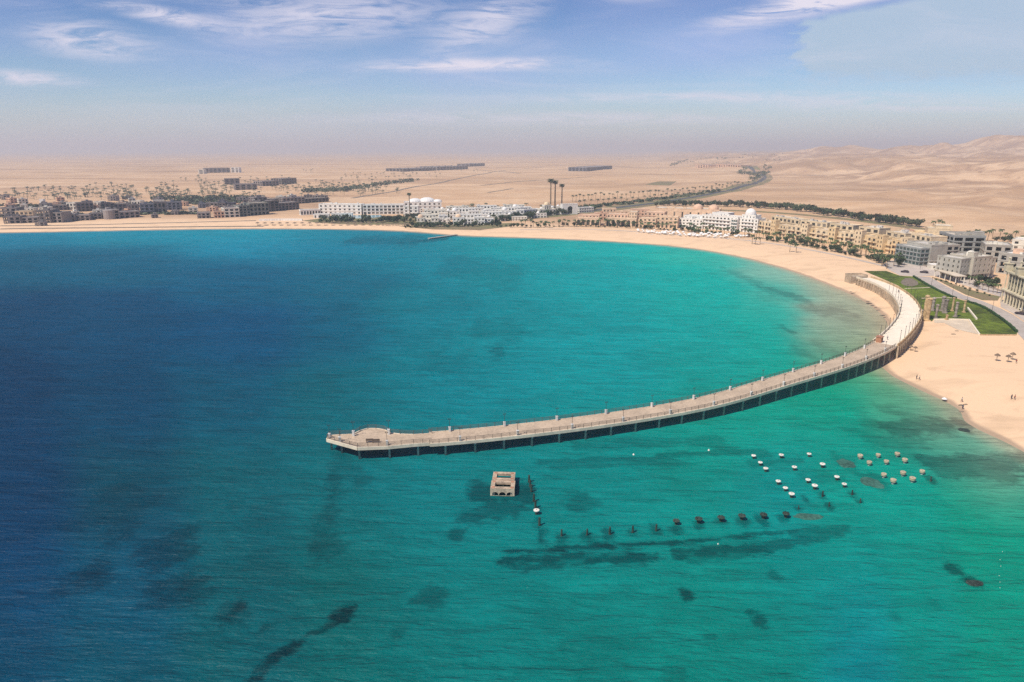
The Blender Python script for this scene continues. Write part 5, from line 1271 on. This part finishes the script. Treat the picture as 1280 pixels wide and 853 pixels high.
mb = MB(); mb.box(-2.4,-2.4,-1,2.4,2.4,13); mb.build('shaft', m_canvas, t_); mb = MB(); mb.box(-2.7,-2.7,13,2.7,2.7,13.5); mb.build('cap', m_canvas, t_)

# ================================================================== beach furniture
def shade_fn(cm, pm_, nm, r, h):
    def fn():
        o = empty(nm, (0,0,0)); k = []
        m1 = MB(); m1.tube((0,0,-.2),(0,0,h),.09,n=6); k.append(m1.build('pole', pm_, o))
        m1 = MB(); m1.lathe([(r,h-.75),(r*.98,h-.6),(r*.5,h-.15),(.08,h+.15)], n=10); k.append(m1.build('canopy', cm, o)); return o, k
    return fn
thinP = Proto(shade_fn(m_thatch, m_trunk, 'beach_umbrella', 1.05, 2.9)); thatchP = Proto(shade_fn(m_thatch, m_trunk, 'beach_umbrella', 1.9, 2.6)); paraP = Proto(shade_fn(m_canvas, m_metal, 'beach_umbrella', 1.35, 2.2))
for i in range(17):
    x = 322+i*9.3; thatchP.put(PG(x, 281.8+.1*(i % 2)), 0, 1.25, 'brown thatched sunshade in the single row on the far beach', 'beach umbrella', 'thatched sunshades on the far beach')
for i in range(10):
    thatchP.put(PG(478+i*4+random.uniform(-.5,.5), 282+random.uniform(-.6,.6)), 0, .9, 'reddish sunshade crowded at the right end of the far thatched row', 'beach umbrella', 'crowded sunshades on the far beach')
for i in range(95):
    t = random.random(); x = 792+145*t; y = 288.6+8*t+random.uniform(-.6,4.0)*(.6+.4*math.sin(math.pi*t)); paraP.put(PG(x,y), 0, random.uniform(.9,1.2), 'white beach parasol in the crowded field before the white hotel', 'beach umbrella', 'white parasols before the white hotel')
def lounger_fn():
    o = empty('sun_lounger', (0,0,0)); k = []
    m1 = MB(); m1.box(-.35,-1,.28,.35,.4,.4); k.append(m1.build('seat', m_canvas, o)); m1 = MB(); m1.quad((-.35,.4,.4),(.35,.4,.4),(.35,.95,.85),(-.35,.95,.85)); m1.quad((-.35,.42,.3),(-.35,.97,.78),(.35,.97,.78),(.35,.42,.3)); k.append(m1.build('backrest', m_canvas, o))
    for x in (-.3,.3):
        for y in (-.9,.3):
            m1 = MB(); m1.box(x-.04,y-.04,0,x+.04,y+.04,.28); k.append(m1.build('leg', m_canvas, o))
    return o, k
loungeP = Proto(lounger_fn)
for i in range(70):
    t = random.random(); loungeP.put(PG(795+150*t, 290+9.5*t+random.uniform(-.6,2.5)), random.uniform(1.2,1.9), 1.0, 'white sun lounger among the parasols before the white hotel', 'sun lounger', 'white sun loungers before the white hotel')
for px, py, lb in ((1138,438.5,'thatched sunshade on the sand beside the causeway, left one of the pair'),(1143.5,440,'thatched sunshade on the sand beside the causeway, right one of the pair'),
        (1245.5,451.5,'brown sunshade on the open beach, leftmost of the group of three'),(1259.5,453,'tall brown sunshade on the open beach, middle of the group of three'),(1265,450,'brown sunshade on the open beach, right of the group of three')):
    thinP.put(PG(px,py), .4, .78 if px < 1200 else 1.0, lb, 'beach umbrella')
for px, py, lb in ((1180,502,'small white parasol close to the waterline on the near beach'),):
    paraP.put(PG(px,py), 0, .6, lb, 'beach umbrella')
# ruined pillars on the lawn
def pillar(px, py, h, r, mat, label, lean=0, broken=True, seed=0):
    rr = random.Random(seed); o = empty('ruined_pillar', PG(px,py,.02), rr.random()*3); tag(o, label, 'pillar')
    m1 = MB(); m1.box(-r*1.4,-r*1.4,-.2,r*1.4,r*1.4,.5); m1.build('base', mat, o)
    m1 = MB(); prof = [(r*rr.uniform(.88,1.08), .5+(h-1.2)*i/8) for i in range(9)]; m1.lathe(prof, (0,0,0), 9); m1.build('shaft', mat, o)
    m1 = MB(); m1.lathe([(r*.95,h-.7),(r*1.35,h-.35),(r*1.3,h),(r*.5,h+rr.uniform(.05,.5))], (0,0,0), 8); m1.build('capital', mat, o)
pillar(1155,399.5,11.5,.85,m_ochre,'tallest bright ochre pillar at the causeway end of the lawn',seed=1)
pillar(1158.5,401,10.8,.95,m_ochre,'thick ochre pillar joined in front of the tallest one',seed=2)
pillar(1165.5,388.5,6.4,.7,m_grstone,'brown grey pillar just right of the tall ochre pair',seed=3)
pillar(1169.5,398.5,6.8,.6,m_grstone,'slim brown pillar nearest the lower wall',seed=4)
pillar(1177.5,389,7.2,.8,m_grstone,'dark thick pillar, left of the dark middle pair',seed=5)
pillar(1181,391.5,6.8,.8,m_grstone,'dark thick pillar, right of the dark middle pair',seed=6)
pillar(1190,389,6.8,.5,m_ochre,'pale slim pillar behind the right brown one',seed=7)
pillar(1194,396.5,7.2,.6,m_grstone,'brown pillar right of the middle, close to the lower wall',seed=8)
pillar(1204.5,391,6.2,.5,m_ochre,'pale slim pillar farthest right on the lawn',seed=9)
pillar(1183,400,2.4,.5,m_ochre,'short broken stump by the lower wall',seed=10)
pillar(1151.5,396,3.2,.5,m_grstone,'small broken stump beside the causeway',seed=12)

# cars
def car_fn(pm_):
    def fn():
        o = empty('parked_car', (0,0,0)); k = []
        def hull(mb, prof, y0, y1, inset=0):
            a = [(x,y0+inset*(z>.85),z) for x,z in prof]; b_ = [(x,y1-inset*(z>.85),z) for x,z in prof]; mb.quad(*a); mb.quad(*b_[::-1])
            for i in range(len(prof)): j = (i+1)%len(prof); mb.quad(a[j],a[i],b_[i],b_[j])
        m1 = MB(); hull(m1, [(-2.2,.3),(2.2,.3),(2.25,.65),(2.1,.85),(1.2,.95),(.5,1.42),(-1.2,1.45),(-1.9,.98),(-2.2,.9)], -.88,.88,.12); k.append(m1.build('body', pm_, o))
        m1 = MB(); hull(m1, [(1.08,.98),(.47,1.36),(-1.15,1.38),(-1.75,1.0)], -.80,.80,0); k.append(m1.build('windows', m_glass, o))
        for x in (-1.35,1.35):
            for y in (-.82,.82):
                m1 = MB(); m1.tube((x,y-.12,.33),(x,y+.12,.33),.33,n=12); k.append(m1.build('wheel', m_tyre, o))
        return o, k
    return fn
carD, carW = Proto(car_fn(m_car1)), Proto(car_fn(m_car2))
carD.put(PG(1131,341,.07), 2.6, 1.1, 'dark car on the plaza at the top end of the lawn', 'car'); carD.put(PG(1155,341.5,.07), 2.5, 1.1, 'dark car on the plaza above the promenade fork', 'car')
carD.put(PG(1199,349,.07), 2.4, 1.1, 'dark car parked by the low white pavilion', 'car'); carD.put(PG(1276,393.5,.07), 2.2, 1.1, 'dark car below the cream colonnade', 'car'); carW.put(PG(1279.5,388.5,.07), 2.2, 1.1, 'white car at the foot of the cream colonnade', 'car')

# people
def body_mesh(pose):
    if pose: J = [(0,0,.95),(0,0,1.2),(0,0,1.42),(0,0,1.52),(0,0.02,1.66),(-.19,0,1.38),(-.25,.10,1.12),(-.24,.22,.9),(.19,0,1.38),(.25,-.08,1.12),(.24,-.02,.88),(-.1,0,.88),(-.11,-.14,.5),(-.11,-.32,.1),(-.11,-.2,.03),(.1,0,.88),(.11,.2,.5),(.11,.16,.08),(.11,.3,.03)]
    else: J = [(0,0,.95),(0,0,1.2),(0,0,1.42),(0,0,1.52),(0,0.02,1.66),(-.19,0,1.38),(-.25,.02,1.12),(-.26,.06,.86),(.19,0,1.38),(.25,.02,1.12),(.25,.08,.88),(-.1,0,.88),(-.12,.02,.5),(-.13,0,.08),(-.14,.14,.03),(.1,0,.88),(.12,.02,.5),(.13,0,.08),(.14,.14,.03)]
    E = [(0,1),(1,2),(2,3),(3,4),(2,5),(5,6),(6,7),(2,8),(8,9),(9,10),(0,11),(11,12),(12,13),(13,14),(0,15),(15,16),(16,17),(17,18)]
    Rd = [.14,.13,.13,.06,.105,.065,.05,.035,.065,.05,.035,.1,.07,.05,.045,.1,.07,.05,.045]
    me = bpy.data.meshes.new('body'); me.from_pydata(J, E, []); o = bpy.data.objects.new('tmp', me); COL.objects.link(o)
    o.modifiers.new('s', 'SKIN'); sv = me.skin_vertices[0].data
    for i, r in enumerate(Rd): sv[i].radius = (r, r)
    sv[0].use_root = True
    o.modifiers.new('d', 'SUBSURF').levels = 1
    dg = bpy.context.evaluated_depsgraph_get(); m2 = bpy.data.meshes.new_from_object(o.evaluated_get(dg)); m2.name = 'body'
    bpy.data.objects.remove(o); m2.materials.clear(); m2.materials.append(m_skin); m2.shade_smooth(); return m2
def person_fn(pose, top, bot):
    def fn():
        o = empty('person', (0,0,0)); k = [obj('body', body_mesh(pose), o)]
        m1 = MB(); m1.lathe([(.2,.9),(.19,1.1),(.22,1.36),(.15,1.46),(.07,1.5)], n=10, sy=.72); m1.tube((-.2,0,1.4),(-.26,.05,1.14),.085,.075,n=8); m1.tube((.2,0,1.4),(.26,0,1.14),.085,.075,n=8); k.append(m1.build('shirt', top, o, smooth=True))
        m1 = MB(); m1.lathe([(.2,.8),(.205,.93),(.17,.98)], n=10, sy=.75)
        if pose: m1.tube((-.1,0,.9),(-.11,-.14,.5),.115,.09,n=8); m1.tube((.1,0,.9),(.11,.2,.5),.115,.09,n=8)
        else: m1.tube((-.1,0,.9),(-.12,.02,.42),.115,.09,n=8); m1.tube((.1,0,.9),(.12,.02,.42),.115,.09,n=8)
        k.append(m1.build('trousers', bot, o, smooth=True))
        m1 = MB(); m1.lathe([(.09,1.66),(.118,1.70),(.105,1.77),(.03,1.80)], (0,-.01,0), 10); k.append(m1.build('hair', m_hair, o, smooth=True)); return o, k
    return fn
pA, pB, pC = Proto(person_fn(False, m_cl1, m_cl1)), Proto(person_fn(True, m_cl2, m_cl1)), Proto(person_fn(True, m_cl3, m_cl1))
for pr, px, py, rz, lb in ((pA,1145.5,474.5,.5,'person in dark clothes on the sand near the waterline, left of two'),(pB,1149,475.5,1.0,'person in a pale shirt walking near the waterline, right of two'),
        (pA,1264,499.5,.2,'person in dark clothes on the open beach, left of two at the right edge'),(pC,1268,500,.6,'person in a red shirt on the open beach, right of two at the right edge'),
        (pB,1202,503,1.5,'person in a pale shirt at the sandy spit'),(pA,1203,512,2,'person in dark clothes at the tip of the sandy spit'),
        (pC,1270,454.5,0,'person in a red shirt beside the right sunshade'),(pB,1109,420,0,'person in a pale shirt walking on the causeway'),(pA,1126,360,0,'person in dark clothes by the far causeway parapet')):
    if px in (1109, 1126):
        z = 5.6; loc = P(px if px == 1109 else 1123, py+5 if px == 1109 else 366, z+.03)
    else: loc = PG(px,py)
    pr.put(loc, rz, 1.0, lb, 'person')
# heaps of weed on the spit
for i, (px, py, rx) in enumerate([(1202,507,.9),(1207,506,.6),(1202,515,.8),(1192,418,1.0),(1196,414,.8),(1209,441,.01)]):
    if rx < .1: continue
    o = obj('seaweed_heap', rockmesh('seaweed_heap', rx, rx*.7, .25, m_soil, i+40), None, PG(px,py)); tag(o, 'small dark heap lying on the near beach sand' if i > 2 else 'small heap of dark seaweed on the sandy spit', 'heap', 'dark heaps on the sand' if i > 2 else 'seaweed heaps on the spit')

# ================================================================== air
hz_m = bpy.data.materials.new('haze'); hz_m.use_nodes = True; t = NT(hz_m.node_tree); hz_m.node_tree.nodes.clear()
o = t.n('ShaderNodeOutputMaterial'); v = t.n('ShaderNodeVolumePrincipled'); t.l(v.outputs[0], o.inputs['Volume'])
v.inputs['Density'].default_value = 0.00018; v.inputs['Color'].default_value = (.67,.70,.76,1); v.inputs['Anisotropy'].default_value = .1
mb = MB(); mb.box(-50000,-700,-5,50000,50000,215)
tag(mb.build('haze', hz_m), 'thin pale haze over bay and desert', 'haze', kind='stuff')
